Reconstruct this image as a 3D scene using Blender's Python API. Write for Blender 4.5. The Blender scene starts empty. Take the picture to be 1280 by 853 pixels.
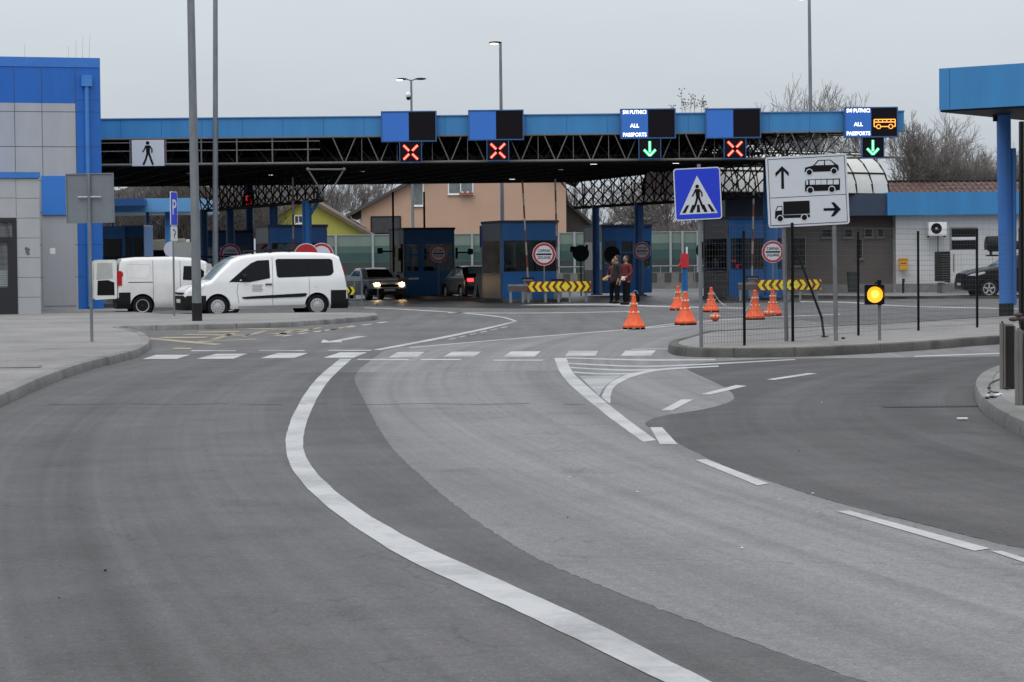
import bpy, bmesh, math, random
from mathutils import Vector, Matrix, Euler
R = math.radians
SC = bpy.context.scene
COL = SC.collection
random.seed(7)

# ------------------------------------------------------------------ camera
F = 3000.0; CX = 640.0; CY = 426.5; CH = 1.5
PITCH = math.atan(95.5 / F); ROLL = -0.010
cam_d = bpy.data.cameras.new('camera'); cam_d.sensor_width = 36.0; cam_d.lens = F / 1280 * 36
cam_d.clip_start = 0.5; cam_d.clip_end = 6000
cam = bpy.data.objects.new('camera', cam_d); COL.objects.link(cam)
CAMM = Matrix.Rotation(R(90) - PITCH, 4, 'X') @ Matrix.Rotation(ROLL, 4, 'Z')
cam.matrix_world = Matrix.Translation((0, 0, CH)) @ CAMM
SC.camera = cam

# ------------------------------------------------------------------ world: overcast dusk sky
SUN_EL, SUN_ROT = R(62), R(200)
w = bpy.data.worlds.new('World'); SC.world = w; w.use_nodes = True
nt = w.node_tree; nt.nodes.clear()
out = nt.nodes.new('ShaderNodeOutputWorld'); add = nt.nodes.new('ShaderNodeAddShader')
b1 = nt.nodes.new('ShaderNodeBackground'); b2 = nt.nodes.new('ShaderNodeBackground')
sky = nt.nodes.new('ShaderNodeTexSky'); sky.sky_type = 'NISHITA'; sky.sun_disc = False
sky.sun_elevation = SUN_EL; sky.sun_rotation = SUN_ROT; sky.dust_density = 4; sky.air_density = 1.0
hs = nt.nodes.new('ShaderNodeHueSaturation'); hs.inputs['Saturation'].default_value = 0.25
nt.links.new(sky.outputs[0], hs.inputs['Color']); nt.links.new(hs.outputs[0], b1.inputs[0]); b1.inputs[1].default_value = 0.05
tc = nt.nodes.new('ShaderNodeTexCoord'); sx = nt.nodes.new('ShaderNodeSeparateXYZ')
nt.links.new(tc.outputs['Generated'], sx.inputs[0])
rmp = nt.nodes.new('ShaderNodeValToRGB')
rmp.color_ramp.elements[0].position = 0.0; rmp.color_ramp.elements[0].color = (0.425, 0.475, 0.520, 1)
rmp.color_ramp.elements[1].position = 1.0; rmp.color_ramp.elements[1].color = (1.12, 1.16, 1.22, 1)
nz = nt.nodes.new('ShaderNodeTexNoise'); nz.inputs['Scale'].default_value = 9; nz.inputs['Detail'].default_value = 4
mp = nt.nodes.new('ShaderNodeMapping'); mp.inputs['Scale'].default_value = (1, 1, 4)
nt.links.new(tc.outputs['Generated'], mp.inputs[0]); nt.links.new(mp.outputs[0], nz.inputs['Vector'])
mr = nt.nodes.new('ShaderNodeMapRange'); mr.inputs['To Min'].default_value = 0.93; mr.inputs['To Max'].default_value = 1.06
nt.links.new(nz.outputs['Fac'], mr.inputs['Value'])
nt.links.new(sx.outputs[2], rmp.inputs[0]); nt.links.new(rmp.outputs[0], b2.inputs[0]); nt.links.new(mr.outputs[0], b2.inputs[1])
nt.links.new(b1.outputs[0], add.inputs[0]); nt.links.new(b2.outputs[0], add.inputs[1]); nt.links.new(add.outputs[0], out.inputs[0])

sl = bpy.data.lights.new('sun', 'SUN'); sl.energy = 0.7; sl.angle = R(40); sl.color = (1.0, 0.97, 0.93)
so = bpy.data.objects.new('sun', sl); COL.objects.link(so)
# sun stands behind the camera, a little to the left, veiled by cloud
sd = Vector((-math.sin(R(20)) * math.cos(SUN_EL), -math.cos(R(20)) * math.cos(SUN_EL), math.sin(SUN_EL)))
so.rotation_euler = (-sd).to_track_quat('-Z', 'Y').to_euler()
SC.view_settings.view_transform = 'Standard'; SC.view_settings.look = 'None'
SC.view_settings.exposure = 0.0; SC.view_settings.gamma = 1.0
SC.render.engine = 'CYCLES'
SC.cycles.use_denoising = True
SC.cycles.max_bounces = 6; SC.cycles.transparent_max_bounces = 16

# ------------------------------------------------------------------ photo pixel (1280 wide) -> a place in the world
def ray(px, py):
    return CAMM.to_3x3() @ Vector(((px - CX) / F, -(py - CY) / F, -1.0))
def G(px, py, z=0.0):
    d = ray(px, py); t = (z - CH) / d.z
    return Vector((d.x * t, d.y * t, z))
def V(px, py, Y):
    d = ray(px, py); t = Y / d.y
    return Vector((d.x * t, Y, CH + d.z * t))

# ------------------------------------------------------------------ materials
MATS = {}
def rgb(r, g, b):
    f = lambda c: ((c / 255) / 12.92 if c / 255 <= .04045 else ((c / 255 + .055) / 1.055) ** 2.4)
    return (f(r), f(g), f(b))
def mat(name, col=(.5, .5, .5), rough=.6, metal=0., var=.12, scale=2.5, bump=0., bscale=60, spec=.5, coat=0., streak=0.):
    if name in MATS: return MATS[name]
    m = bpy.data.materials.new(name); m.use_nodes = True; n = m.node_tree; p = n.nodes['Principled BSDF']
    p.inputs['Roughness'].default_value = rough; p.inputs['Metallic'].default_value = metal
    p.inputs['Specular IOR Level'].default_value = spec; p.inputs['Coat Weight'].default_value = coat
    t = n.nodes.new('ShaderNodeTexCoord'); mpn = n.nodes.new('ShaderNodeMapping')
    if streak: mpn.inputs['Scale'].default_value = (1, 1, 1 - streak)
    n.links.new(t.outputs['Object'], mpn.inputs[0])
    z = n.nodes.new('ShaderNodeTexNoise'); z.inputs['Scale'].default_value = scale; z.inputs['Detail'].default_value = 6
    z.inputs['Roughness'].default_value = .6
    n.links.new(mpn.outputs[0], z.inputs['Vector'])
    r_ = n.nodes.new('ShaderNodeMapRange'); r_.inputs['From Min'].default_value = .25; r_.inputs['From Max'].default_value = .75
    r_.inputs['To Min'].default_value = 1 - var; r_.inputs['To Max'].default_value = 1 + var
    n.links.new(z.outputs['Fac'], r_.inputs['Value'])
    mx = n.nodes.new('ShaderNodeVectorMath'); mx.operation = 'SCALE'; mx.inputs[0].default_value = col
    n.links.new(r_.outputs[0], mx.inputs['Scale']); n.links.new(mx.outputs[0], p.inputs['Base Color'])
    if bump:
        z2 = n.nodes.new('ShaderNodeTexNoise'); z2.inputs['Scale'].default_value = bscale; z2.inputs['Detail'].default_value = 4
        n.links.new(t.outputs['Object'], z2.inputs['Vector'])
        bp = n.nodes.new('ShaderNodeBump'); bp.inputs['Strength'].default_value = bump; bp.inputs['Distance'].default_value = .01
        n.links.new(z2.outputs['Fac'], bp.inputs['Height']); n.links.new(bp.outputs[0], p.inputs['Normal'])
    MATS[name] = m; return m
def emit(name, col=(1, 1, 1), s=1):
    if name in MATS: return MATS[name]
    m = bpy.data.materials.new(name); m.use_nodes = True; p = m.node_tree.nodes['Principled BSDF']
    p.inputs['Base Color'].default_value = (*col, 1); p.inputs['Emission Color'].default_value = (*col, 1)
    p.inputs['Emission Strength'].default_value = s; MATS[name] = m; return m
def glass(name, tint=(.6, .65, .68), refl=.06):
    if name in MATS: return MATS[name]
    m = bpy.data.materials.new(name); m.use_nodes = True; n = m.node_tree; n.nodes.clear()
    o = n.nodes.new('ShaderNodeOutputMaterial'); t = n.nodes.new('ShaderNodeBsdfTransparent'); t.inputs[0].default_value = (*tint, 1)
    g = n.nodes.new('ShaderNodeBsdfGlossy'); g.inputs['Roughness'].default_value = .02; g.inputs[0].default_value = (.9, .9, .9, 1)
    lw = n.nodes.new('ShaderNodeFresnel'); lw.inputs[0].default_value = 1.5
    ad = n.nodes.new('ShaderNodeMath'); ad.operation = 'ADD'; ad.inputs[1].default_value = refl
    mx = n.nodes.new('ShaderNodeMixShader')
    n.links.new(lw.outputs[0], ad.inputs[0]); n.links.new(ad.outputs[0], mx.inputs[0])
    n.links.new(t.outputs[0], mx.inputs[1]); n.links.new(g.outputs[0], mx.inputs[2]); n.links.new(mx.outputs[0], o.inputs[0])
    MATS[name] = m; return m
def ground_mat(name, col, var=.18, rough=.85, streaks=None, stain=0., bump=.25, grain=.19, tint=(1, 1, 1), cracks=0., centre=None, specks=0.):
    """asphalt or concrete: world-space mottling, aggregate grain, tyre streaks, worn spots"""
    m = bpy.data.materials.new(name); m.use_nodes = True; n = m.node_tree; p = n.nodes['Principled BSDF']
    L = n.links.new
    geo = n.nodes.new('ShaderNodeNewGeometry')
    def noise(scale, detail=5, sc=None, rot=0, rough_=.6):
        z = n.nodes.new('ShaderNodeTexNoise'); z.inputs['Scale'].default_value = scale; z.inputs['Detail'].default_value = detail
        z.inputs['Roughness'].default_value = rough_
        mp_ = n.nodes.new('ShaderNodeMapping'); L(geo.outputs['Position'], mp_.inputs[0])
        if sc: mp_.inputs['Scale'].default_value = sc
        mp_.inputs['Rotation'].default_value = (0, 0, rot)
        L(mp_.outputs[0], z.inputs['Vector']); return z.outputs['Fac']
    def rng(v, lo, hi, a=.3, b=.7):
        r_ = n.nodes.new('ShaderNodeMapRange'); r_.inputs['From Min'].default_value = a; r_.inputs['From Max'].default_value = b
        r_.inputs['To Min'].default_value = lo; r_.inputs['To Max'].default_value = hi; L(v, r_.inputs['Value']); return r_.outputs[0]
    def mul(a, b):
        k = n.nodes.new('ShaderNodeMath'); k.operation = 'MULTIPLY'; L(a, k.inputs[0]); L(b, k.inputs[1]); return k.outputs[0]
    f = mul(rng(noise(.35), 1 - var * 1.3, 1 + var * 1.3), rng(noise(2.2, 6), 1 - var * .5, 1 + var * .5))
    f = mul(f, rng(noise(70, 3, rough_=.8), 1 - grain * 1.6, 1 + grain * 1.6))
    f = mul(f, rng(noise(14, 4, rough_=.8), 1 - grain * .8, 1 + grain * .8)); f = mul(f, rng(noise(32, 4, rough_=.85), 1 - grain * 1.2, 1 + grain * 1.2))
    f = mul(f, rng(noise(120, 2, rough_=.7), 1, 1.8, .62, .75))
    if specks:                       # pale aggregate showing in patches
        vo = n.nodes.new('ShaderNodeTexVoronoi'); vo.inputs['Scale'].default_value = 26; L(geo.outputs['Position'], vo.inputs['Vector'])
        k1 = rng(vo.outputs['Distance'], specks, 0, .07, .13); k2 = rng(noise(.45, 2), 0, 1, .48, .62)
        sp_ = n.nodes.new('ShaderNodeMath'); sp_.operation = 'MULTIPLY_ADD'; sp_.inputs[2].default_value = 1; L(k1, sp_.inputs[0]); L(k2, sp_.inputs[1]); f = mul(f, sp_.outputs[0])      # pale stones
    if streaks is not None:
        f = mul(f, rng(noise(1.0, 4, (2.2, .10, 1), streaks), .80, 1.15))
    if centre is not None:           # tyre-polished bands that follow the bend
        sb = n.nodes.new('ShaderNodeVectorMath'); sb.operation = 'SUBTRACT'; L(geo.outputs['Position'], sb.inputs[0]); sb.inputs[1].default_value = (centre[0], centre[1], 0)
        ln = n.nodes.new('ShaderNodeVectorMath'); ln.operation = 'LENGTH'; L(sb.outputs[0], ln.inputs[0])
        sp = n.nodes.new('ShaderNodeSeparateXYZ'); L(sb.outputs[0], sp.inputs[0]); at = n.nodes.new('ShaderNodeMath'); at.operation = 'ARCTAN2'; L(sp.outputs[1], at.inputs[0]); L(sp.outputs[0], at.inputs[1])
        for (fr, fa, lo, hi, sd_) in ((.75, 1.0, .74, 1.22, 0), (3.2, 2.5, .86, 1.13, 7), (13, 5, .91, 1.09, 13)):
            cb = n.nodes.new('ShaderNodeCombineXYZ'); m1 = n.nodes.new('ShaderNodeMath'); m1.operation = 'MULTIPLY'; m1.inputs[1].default_value = fr; L(ln.outputs['Value'], m1.inputs[0])
            m2 = n.nodes.new('ShaderNodeMath'); m2.operation = 'MULTIPLY'; m2.inputs[1].default_value = fa; L(at.outputs[0], m2.inputs[0]); L(m1.outputs[0], cb.inputs[0]); L(m2.outputs[0], cb.inputs[1]); cb.inputs[2].default_value = sd_
            z_ = n.nodes.new('ShaderNodeTexNoise'); z_.inputs['Scale'].default_value = 1; z_.inputs['Detail'].default_value = 3; L(cb.outputs[0], z_.inputs['Vector']); f = mul(f, rng(z_.outputs['Fac'], lo, hi))
    if stain:
        f = mul(f, rng(noise(.9, 3), 1, 1 - stain, .56, .72))
    if cracks:
        vo = n.nodes.new('ShaderNodeTexVoronoi'); vo.feature = 'DISTANCE_TO_EDGE'; vo.inputs['Scale'].default_value = .22
        ad = n.nodes.new('ShaderNodeVectorMath'); ad.operation = 'ADD'
        z = n.nodes.new('ShaderNodeTexNoise'); z.inputs['Scale'].default_value = .9; z.inputs['Detail'].default_value = 5
        L(geo.outputs['Position'], z.inputs['Vector']); sc_ = n.nodes.new('ShaderNodeVectorMath'); sc_.operation = 'SCALE'; sc_.inputs['Scale'].default_value = 2.5
        L(z.outputs['Color'], sc_.inputs[0]); L(geo.outputs['Position'], ad.inputs[0]); L(sc_.outputs[0], ad.inputs[1]); L(ad.outputs[0], vo.inputs['Vector'])
        f = mul(f, rng(vo.outputs['Distance'], 1 - cracks, 1, 0., .004))
    mx = n.nodes.new('ShaderNodeVectorMath'); mx.operation = 'SCALE'; mx.inputs[0].default_value = (col * tint[0], col * tint[1], col * tint[2])
    L(f, mx.inputs['Scale']); L(mx.outputs[0], p.inputs['Base Color'])
    L(rng(noise(1.3), rough - .1, rough + .08), p.inputs['Roughness'])
    p.inputs['Specular IOR Level'].default_value = .35
    bp = n.nodes.new('ShaderNodeBump'); bp.inputs['Strength'].default_value = bump; bp.inputs['Distance'].default_value = .006
    L(noise(90, 3), bp.inputs['Height']); L(bp.outputs[0], p.inputs['Normal'])
    return m
def paint_mat(name, col, wear=.45, ground=.13):
    """road paint: worn so the asphalt shows through"""
    m = bpy.data.materials.new(name); m.use_nodes = True; n = m.node_tree; p = n.nodes['Principled BSDF']; L = n.links.new
    geo = n.nodes.new('ShaderNodeNewGeometry')
    z = n.nodes.new('ShaderNodeTexNoise'); z.inputs['Scale'].default_value = 7.0; z.inputs['Detail'].default_value = 9; z.inputs['Roughness'].default_value = .82
    L(geo.outputs['Position'], z.inputs['Vector'])
    z3 = n.nodes.new('ShaderNodeTexNoise'); z3.inputs['Scale'].default_value = .8; z3.inputs['Detail'].default_value = 3
    L(geo.outputs['Position'], z3.inputs['Vector'])
    r_ = n.nodes.new('ShaderNodeMapRange'); r_.inputs['From Min'].default_value = .44; r_.inputs['From Max'].default_value = .62
    r_.inputs['To Min'].default_value = 0; r_.inputs['To Max'].default_value = wear
    ad = n.nodes.new('ShaderNodeMath'); ad.operation = 'ADD'; L(z.outputs['Fac'], ad.inputs[0]); L(z3.outputs['Fac'], ad.inputs[1])
    hf = n.nodes.new('ShaderNodeMath'); hf.operation = 'MULTIPLY'; hf.inputs[1].default_value = .5; L(ad.outputs[0], hf.inputs[0]); L(hf.outputs[0], r_.inputs['Value'])
    mx = n.nodes.new('ShaderNodeMix'); mx.data_type = 'RGBA'; mx.inputs[6].default_value = (*col, 1); mx.inputs[7].default_value = (ground, ground, ground * 1.02, 1)
    L(r_.outputs[0], mx.inputs[0]); L(mx.outputs[2], p.inputs['Base Color'])
    p.inputs['Roughness'].default_value = .75
    return m

# ------------------------------------------------------------------ mesh builder
class MB:
    def __init__(s): s.v = []; s.f = []; s.m = []
    def add(s, verts, faces, mi=0, T=None):
        b = len(s.v)
        for q in verts: s.v.append(tuple(T @ Vector(q)) if T is not None else tuple(q))
        for q in faces: s.f.append([b + i for i in q]); s.m.append(mi)
        return s
    def box(s, x0, x1, y0, y1, z0, z1, mi=0, T=None):
        v = [(x, y, z) for z in (z0, z1) for y in (y0, y1) for x in (x0, x1)]
        return s.add(v, [(0, 2, 3, 1), (4, 5, 7, 6), (0, 1, 5, 4), (2, 6, 7, 3), (0, 4, 6, 2), (1, 3, 7, 5)], mi, T)
    def tube(s, p0, p1, r0, r1=None, n=6, mi=0, caps=True, T=None):
        p0, p1 = Vector(p0), Vector(p1); r1 = r0 if r1 is None else r1
        d = (p1 - p0)
        if d.length < 1e-6: return s
        d.normalize(); a = d.cross(Vector((0, 0, 1)) if abs(d.z) < .9 else Vector((1, 0, 0))).normalized(); c = d.cross(a)
        v = []
        for p, r in ((p0, r0), (p1, r1)):
            for i in range(n):
                t = 2 * math.pi * (i + .5) / n; v.append(p + (a * math.cos(t) + c * math.sin(t)) * r)
        fs = [(i, i + n, (i + 1) % n + n, (i + 1) % n) for i in range(n)]
        if caps: fs += [tuple(range(n)), tuple(range(2 * n - 1, n - 1, -1))]
        return s.add(v, fs, mi, T)
    def lathe(s, prof, n=24, mi=0, T=None, axis='Z', cap=True):
        v = []
        for (r, h) in prof:
            for i in range(n):
                t = 2 * math.pi * i / n
                q = (r * math.cos(t), r * math.sin(t), h)
                if axis == 'Y': q = (q[0], q[2], q[1])
                v.append(q)
        fs = []
        for k in range(len(prof) - 1):
            for i in range(n):
                a, b = k * n + i, k * n + (i + 1) % n
                fs.append((a, b, b + n, a + n) if axis == 'Z' else (a, a + n, b + n, b))
        if cap:
            lo = tuple(range(n)); hi = tuple(range((len(prof) - 1) * n, len(prof) * n))
            fs += [lo[::-1], hi] if axis == 'Z' else [lo, hi[::-1]]
        return s.add(v, fs, mi, T)
    def prism(s, pts, y0, y1, mi=0, T=None):
        """outline in local x,z (either winding) given thickness along y; the y0 side faces -y"""
        A = sum(pts[i][0] * pts[(i + 1) % len(pts)][1] - pts[(i + 1) % len(pts)][0] * pts[i][1] for i in range(len(pts)))
        if A < 0: pts = pts[::-1]
        n = len(pts); v = [(x, y0, z) for x, z in pts] + [(x, y1, z) for x, z in pts]
        fs = [tuple(range(n)), tuple(range(2 * n - 1, n - 1, -1))] + [(i, i + n, (i + 1) % n + n, (i + 1) % n) for i in range(n)]
        return s.add(v, fs, mi, T)
    def slab(s, pts, z0, z1, mi=0, mtop=None, T=None):
        A = sum(pts[i][0] * pts[(i + 1) % len(pts)][1] - pts[(i + 1) % len(pts)][0] * pts[i][1] for i in range(len(pts)))
        if A < 0: pts = pts[::-1]
        n = len(pts); v = [(p[0], p[1], z0) for p in pts] + [(p[0], p[1], z1) for p in pts]
        s.add(v, [tuple(range(n - 1, -1, -1))] + [(i, (i + 1) % n, (i + 1) % n + n, i + n) for i in range(n)], mi, T)
        b = len(s.v) - 2 * n; s.f.append([b + n + i for i in range(n)]); s.m.append(mi if mtop is None else mtop); return s
    def sphere(s, c, r, n=12, mi=0, sc=(1, 1, 1), T=None):
        prof = [(max(1e-4, math.sin(math.pi * k / n)) * r, -math.cos(math.pi * k / n) * r) for k in range(n + 1)]
        M = Matrix.Translation(c) @ Matrix.Diagonal((*sc, 1))
        if T is not None: M = T @ M
        return s.lathe(prof, n + 4, mi, M)
    def build(s, name, mats, parent=None, smooth=False, bevel=0., angle=40, label=None):
        me = bpy.data.meshes.new(name); me.from_pydata(s.v, [], s.f)
        if not isinstance(mats, (list, tuple)): mats = [mats]
        for q in mats: me.materials.append(q)
        me.polygons.foreach_set('material_index', s.m)
        if bevel:
            bm = bmesh.new(); bm.from_mesh(me); bmesh.ops.remove_doubles(bm, verts=bm.verts, dist=1e-5)
            ed = [e for e in bm.edges if len(e.link_faces) == 2 and e.calc_face_angle(0) > R(30)]
            bmesh.ops.bevel(bm, geom=ed, offset=bevel, segments=2, affect='EDGES', clamp_overlap=True); bm.to_mesh(me); bm.free()
        if smooth:
            me.polygons.foreach_set('use_smooth', [True] * len(me.polygons)); me.set_sharp_from_angle(angle=R(angle))
        me.update()
        o = bpy.data.objects.new(name, me); COL.objects.link(o)
        if parent is not None: o.parent = parent
        if label: o['label'] = label
        return o
def thing(name, label, cat, loc=(0, 0, 0), rz=0., group=None):
    o = bpy.data.objects.new(name, None); COL.objects.link(o); o.location = loc; o.rotation_euler = (0, 0, rz)
    o.empty_display_size = .2; o['label'] = label; o['category'] = cat
    if group: o['group'] = group
    return o
def tag(o, label, cat, group=None):
    o['label'] = label; o['category'] = cat
    if group: o['group'] = group
    return o
def struct(o, kind='structure'): o['kind'] = kind; return o
def dup(root, loc, rz=None, label=None):
    r = root.copy(); COL.objects.link(r); r.location = loc
    if rz is not None: r.rotation_euler = (0, 0, rz)
    if label: r['label'] = label
    for ch in list(root.children):
        c = ch.copy(); COL.objects.link(c); c.parent = r
        for g in ch.children:
            d = g.copy(); COL.objects.link(d); d.parent = c
    return r
def text_part(name, s, size, m, parent, loc, rot=(R(90), 0, 0), depth=.003, bold=0., sx=1.0, label=None, fit=None):
    cu = bpy.data.curves.new(name, 'FONT'); cu.body = s; cu.size = size; cu.align_x = 'CENTER'; cu.align_y = 'CENTER'
    cu.extrude = depth; cu.offset = bold; cu.resolution_u = 3
    t = bpy.data.objects.new(name, cu); COL.objects.link(t)
    dg = bpy.context.evaluated_depsgraph_get(); me = bpy.data.meshes.new_from_object(t.evaluated_get(dg))
    bpy.data.objects.remove(t); me.materials.clear(); me.materials.append(m)
    if fit: sx = fit / max(v.co.x * 2 for v in me.vertices)
    o = bpy.data.objects.new(name, me); COL.objects.link(o); o.parent = parent; o.location = loc; o.rotation_euler = rot; o.scale = (sx, 1, 1)
    if label: o['label'] = label
    return o
def baked(o):
    """apply the modifiers of an object to its mesh"""
    dg = bpy.context.evaluated_depsgraph_get(); dg.update()
    me = bpy.data.meshes.new_from_object(o.evaluated_get(dg)); old = o.data
    o.modifiers.clear(); o.data = me; me.name = old.name; bpy.data.meshes.remove(old); return o
def catmull(pts, k=8):
    P_ = [Vector(p) for p in pts]; out_ = []
    for i in range(len(P_) - 1):
        a, b, c, d = P_[max(i - 1, 0)], P_[i], P_[i + 1], P_[min(i + 2, len(P_) - 1)]
        for j in range(k):
            t = j / k; out_.append(.5 * ((2 * b) + (c - a) * t + (2 * a - 5 * b + 4 * c - d) * t * t + (3 * b - a - 3 * c + d) * t ** 3))
    out_.append(P_[-1]); return out_
DIRL = R(17.3)                      # the customs lanes run this far left of straight ahead
DV = Vector((-math.sin(DIRL), math.cos(DIRL), 0)); UV = Vector((math.cos(DIRL), math.sin(DIRL), 0))

# shared materials
M_blue = mat('sky_blue_cladding', (.040, .225, .50), .42, var=.13, scale=1.6, streak=.8)
M_deep = mat('deep_blue_cladding', (.013, .128, .47), .38, var=.12, scale=1.4, streak=.8)
M_booth = mat('booth_blue_paint', (.013, .122, .36), .35, var=.14, scale=1.5)
M_panel = mat('pale_grey_panel', (.39, .40, .42), .6, var=.10, scale=1.5, streak=.7)
M_joint = mat('dark_joint', (.05, .055, .06), .8)
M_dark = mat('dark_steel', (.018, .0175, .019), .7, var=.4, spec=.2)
M_black = mat('black_plastic', (.006, .006, .007), .5, spec=.15)
M_galv = mat('galvanised_steel', (.195, .215, .23), .5, .35, var=.25, scale=5, streak=.7)
M_lgrey = mat('light_steel', (.42, .43, .45), .45, .3, var=.15)
M_white = mat('white_paint', (.78, .79, .80), .4, var=.04)
M_conc = mat('cast_concrete', (.18, .175, .165), .85, var=.25, scale=2.5, bump=.4, bscale=40)
M_rub = mat('tyre_rubber', (.012, .012, .013), .85, spec=.2)
M_glass = glass('booth_glass', (.52, .56, .58), .12)
M_dglass = mat('dark_window_glass', (.010, .012, .014), .06, spec=.7, var=.1)
M_red = mat('sign_red', (.42, .012, .02), .45)
M_yel = mat('sign_yellow', (.75, .68, .02), .5)
M_signw = mat('sign_white', (.60, .63, .68), .45, var=.04)
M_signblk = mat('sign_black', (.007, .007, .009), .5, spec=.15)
M_signblue = mat('sign_blue', (.012, .045, .60), .4, var=.06)
# ================================================================== ground, road, kerbs, paint
def sheet(name, pts, z, m, wob=0., step=None):
    """flat sheet from a world outline; the edge is wobbled a little, as a laid asphalt patch is"""
    P_ = [Vector((p[0], p[1], 0)) for p in pts]; o_ = []
    rnd = random.Random(len(name) + int(z * 1000))
    for i in range(len(P_)):
        a, b = P_[i], P_[(i + 1) % len(P_)]; n_ = max(1, int((b - a).length / (step or 1e9)))
        for j in range(n_):
            q = a.lerp(b, j / n_)
            if wob: q = q + Vector((rnd.uniform(-wob, wob), rnd.uniform(-wob, wob) * 2, 0))
            o_.append((q.x, q.y, z))
    bm = bmesh.new(); vs = [bm.verts.new(q) for q in o_]; es = [bm.edges.new((vs[i], vs[(i + 1) % len(vs)])) for i in range(len(vs))]
    bmesh.ops.triangle_fill(bm, use_beauty=True, use_dissolve=False, edges=es)
    bmesh.ops.recalc_face_normals(bm, faces=bm.faces)
    for f_ in bm.faces:
        if f_.normal.z < 0: f_.normal_flip()
    me = bpy.data.meshes.new(name); bm.to_mesh(me); bm.free(); me.materials.append(m)
    o = bpy.data.objects.new(name, me); COL.objects.link(o); o['kind'] = 'structure'; return o
def circum(a, b, c):
    a, b, c = [Vector((q.x, q.y)) for q in (a, b, c)]; d = 2 * (a.x * (b.y - c.y) + b.x * (c.y - a.y) + c.x * (a.y - b.y))
    return (((a.length_squared) * (b.y - c.y) + b.length_squared * (c.y - a.y) + c.length_squared * (a.y - b.y)) / d, (a.length_squared * (c.x - b.x) + b.length_squared * (a.x - c.x) + c.length_squared * (b.x - a.x)) / d)
CB = circum(G(860, 853), G(368, 555), G(432, 449)); CT = circum(G(1235, 690), G(870, 576), G(1143, 446))
A_mid = ground_mat('asphalt_mid', .112, var=.12, streaks=.35, stain=.15, cracks=.3, tint=(1.01, .995, 1.0))
A_dark = ground_mat('asphalt_new_dark', .089, var=.09, stain=.22, tint=(1.02, .99, 1.01), cracks=.3, centre=CB, specks=2.2)
A_drk2 = ground_mat('asphalt_resurfaced_dark', .065, var=.09, stain=.15, tint=(1.03, .99, 1.01), centre=CT, specks=1.2)
A_light = ground_mat('asphalt_old_light', .170, var=.07, stain=.15, tint=(1.0, .995, 1.01), cracks=.3, centre=CB)
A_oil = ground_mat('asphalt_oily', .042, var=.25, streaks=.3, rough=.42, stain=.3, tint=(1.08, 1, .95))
A_path = ground_mat('pavement_grey', .21, var=.16, stain=.25, rough=.9, grain=.14, cracks=.5, tint=(1.03, 1.0, .97))
A_kerb = ground_mat('kerb_concrete', .19, var=.25, stain=.4, rough=.9, grain=.12, tint=(1.01, 1, .96))
A_kerbd = ground_mat('kerb_concrete_dirty', .085, var=.45, stain=.55, rough=.9, grain=.12, tint=(1.04, 1, .94))
A_far = ground_mat('far_ground', .11, var=.3, tint=(1.1, 1.05, .85))
P_white = paint_mat('road_paint_white', (.43, .435, .44), .6, .15)
P_worn = paint_mat('road_paint_worn', (.34, .345, .35), .8, .15)
P_yel = paint_mat('road_paint_yellow', (.34, .27, .17), 1.0, .12)

S = 1500
struct(MB().add([(-S, -300, -.012), (S, -300, -.012), (S, 3000, -.012), (-S, 3000, -.012)], [(0, 1, 2, 3)]).build('ground', A_far))
sheet('road', [(-40, -5), (40, -5), (60, 160), (-60, 160)], 0.0, A_mid)
# newer dark asphalt of the left lane
Lb = [G(*p) for p in [(1130, 870), (1080, 853), (900, 790), (700, 712), (620, 668), (560, 625), (520, 590), (490, 560), (470, 530), (455, 500), (444, 478), (446, 466), (462, 452), (478, 440)]]
Lb = [Vector((p.x, p.y, 0)) for p in catmull(Lb, 4)]
sheet('road_left_lane', [G(478, 440)[:2], (-30, G(478, 440).y), (-30, 4), (2.2, 4)] + [(p.x, p.y) for p in Lb], .001, A_dark, .008, .06)
# old pale asphalt of the middle lane, running on past the crossing to the lanes
Rb = [(1400, 712), (1276, 686), (1220, 673), (1166, 659), (1085, 639), (1020, 621), (963, 602), (905, 582), (855, 558), (832, 545), (812, 535), (808, 528), (830, 520), (880, 512), (912, 503), (918, 495), (905, 484), (880, 472), (858, 461), (868, 455), (900, 452), (960, 449)]
Rb = [(q.x, q.y) for q in catmull([G(*p) for p in Rb], 3)]
Lb2 = [(p.x, p.y) for p in Lb]
sheet('road_middle_lane', [(2.0, 3.2), (7, 3.2)] + Rb + [(11, G(960, 449).y), (13, 45)] + [G(*p)[:2] for p in [(1120, 420), (1000, 400), (900, 399), (835, 407), (790, 412), (660, 422), (560, 430), (500, 434)]] + Lb2[::-1], .002, A_light, .008, .05)
sheet('road_truck_lane', [(6.6, 3.0)] + Rb + [(11, G(960, 449).y), (30, G(960, 447).y), (32, 3)], .003, A_drk2, .010, .07)
sheet('road_under_canopy', [G(*p)[:2] for p in [(330, 384), (440, 381), (520, 384), (640, 386), (760, 384), (830, 380), (1000, 378), (1130, 376)]] + [(16, 108), (10, 122), (-32, 122)], .0015, A_oil, .05, .8)

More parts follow.
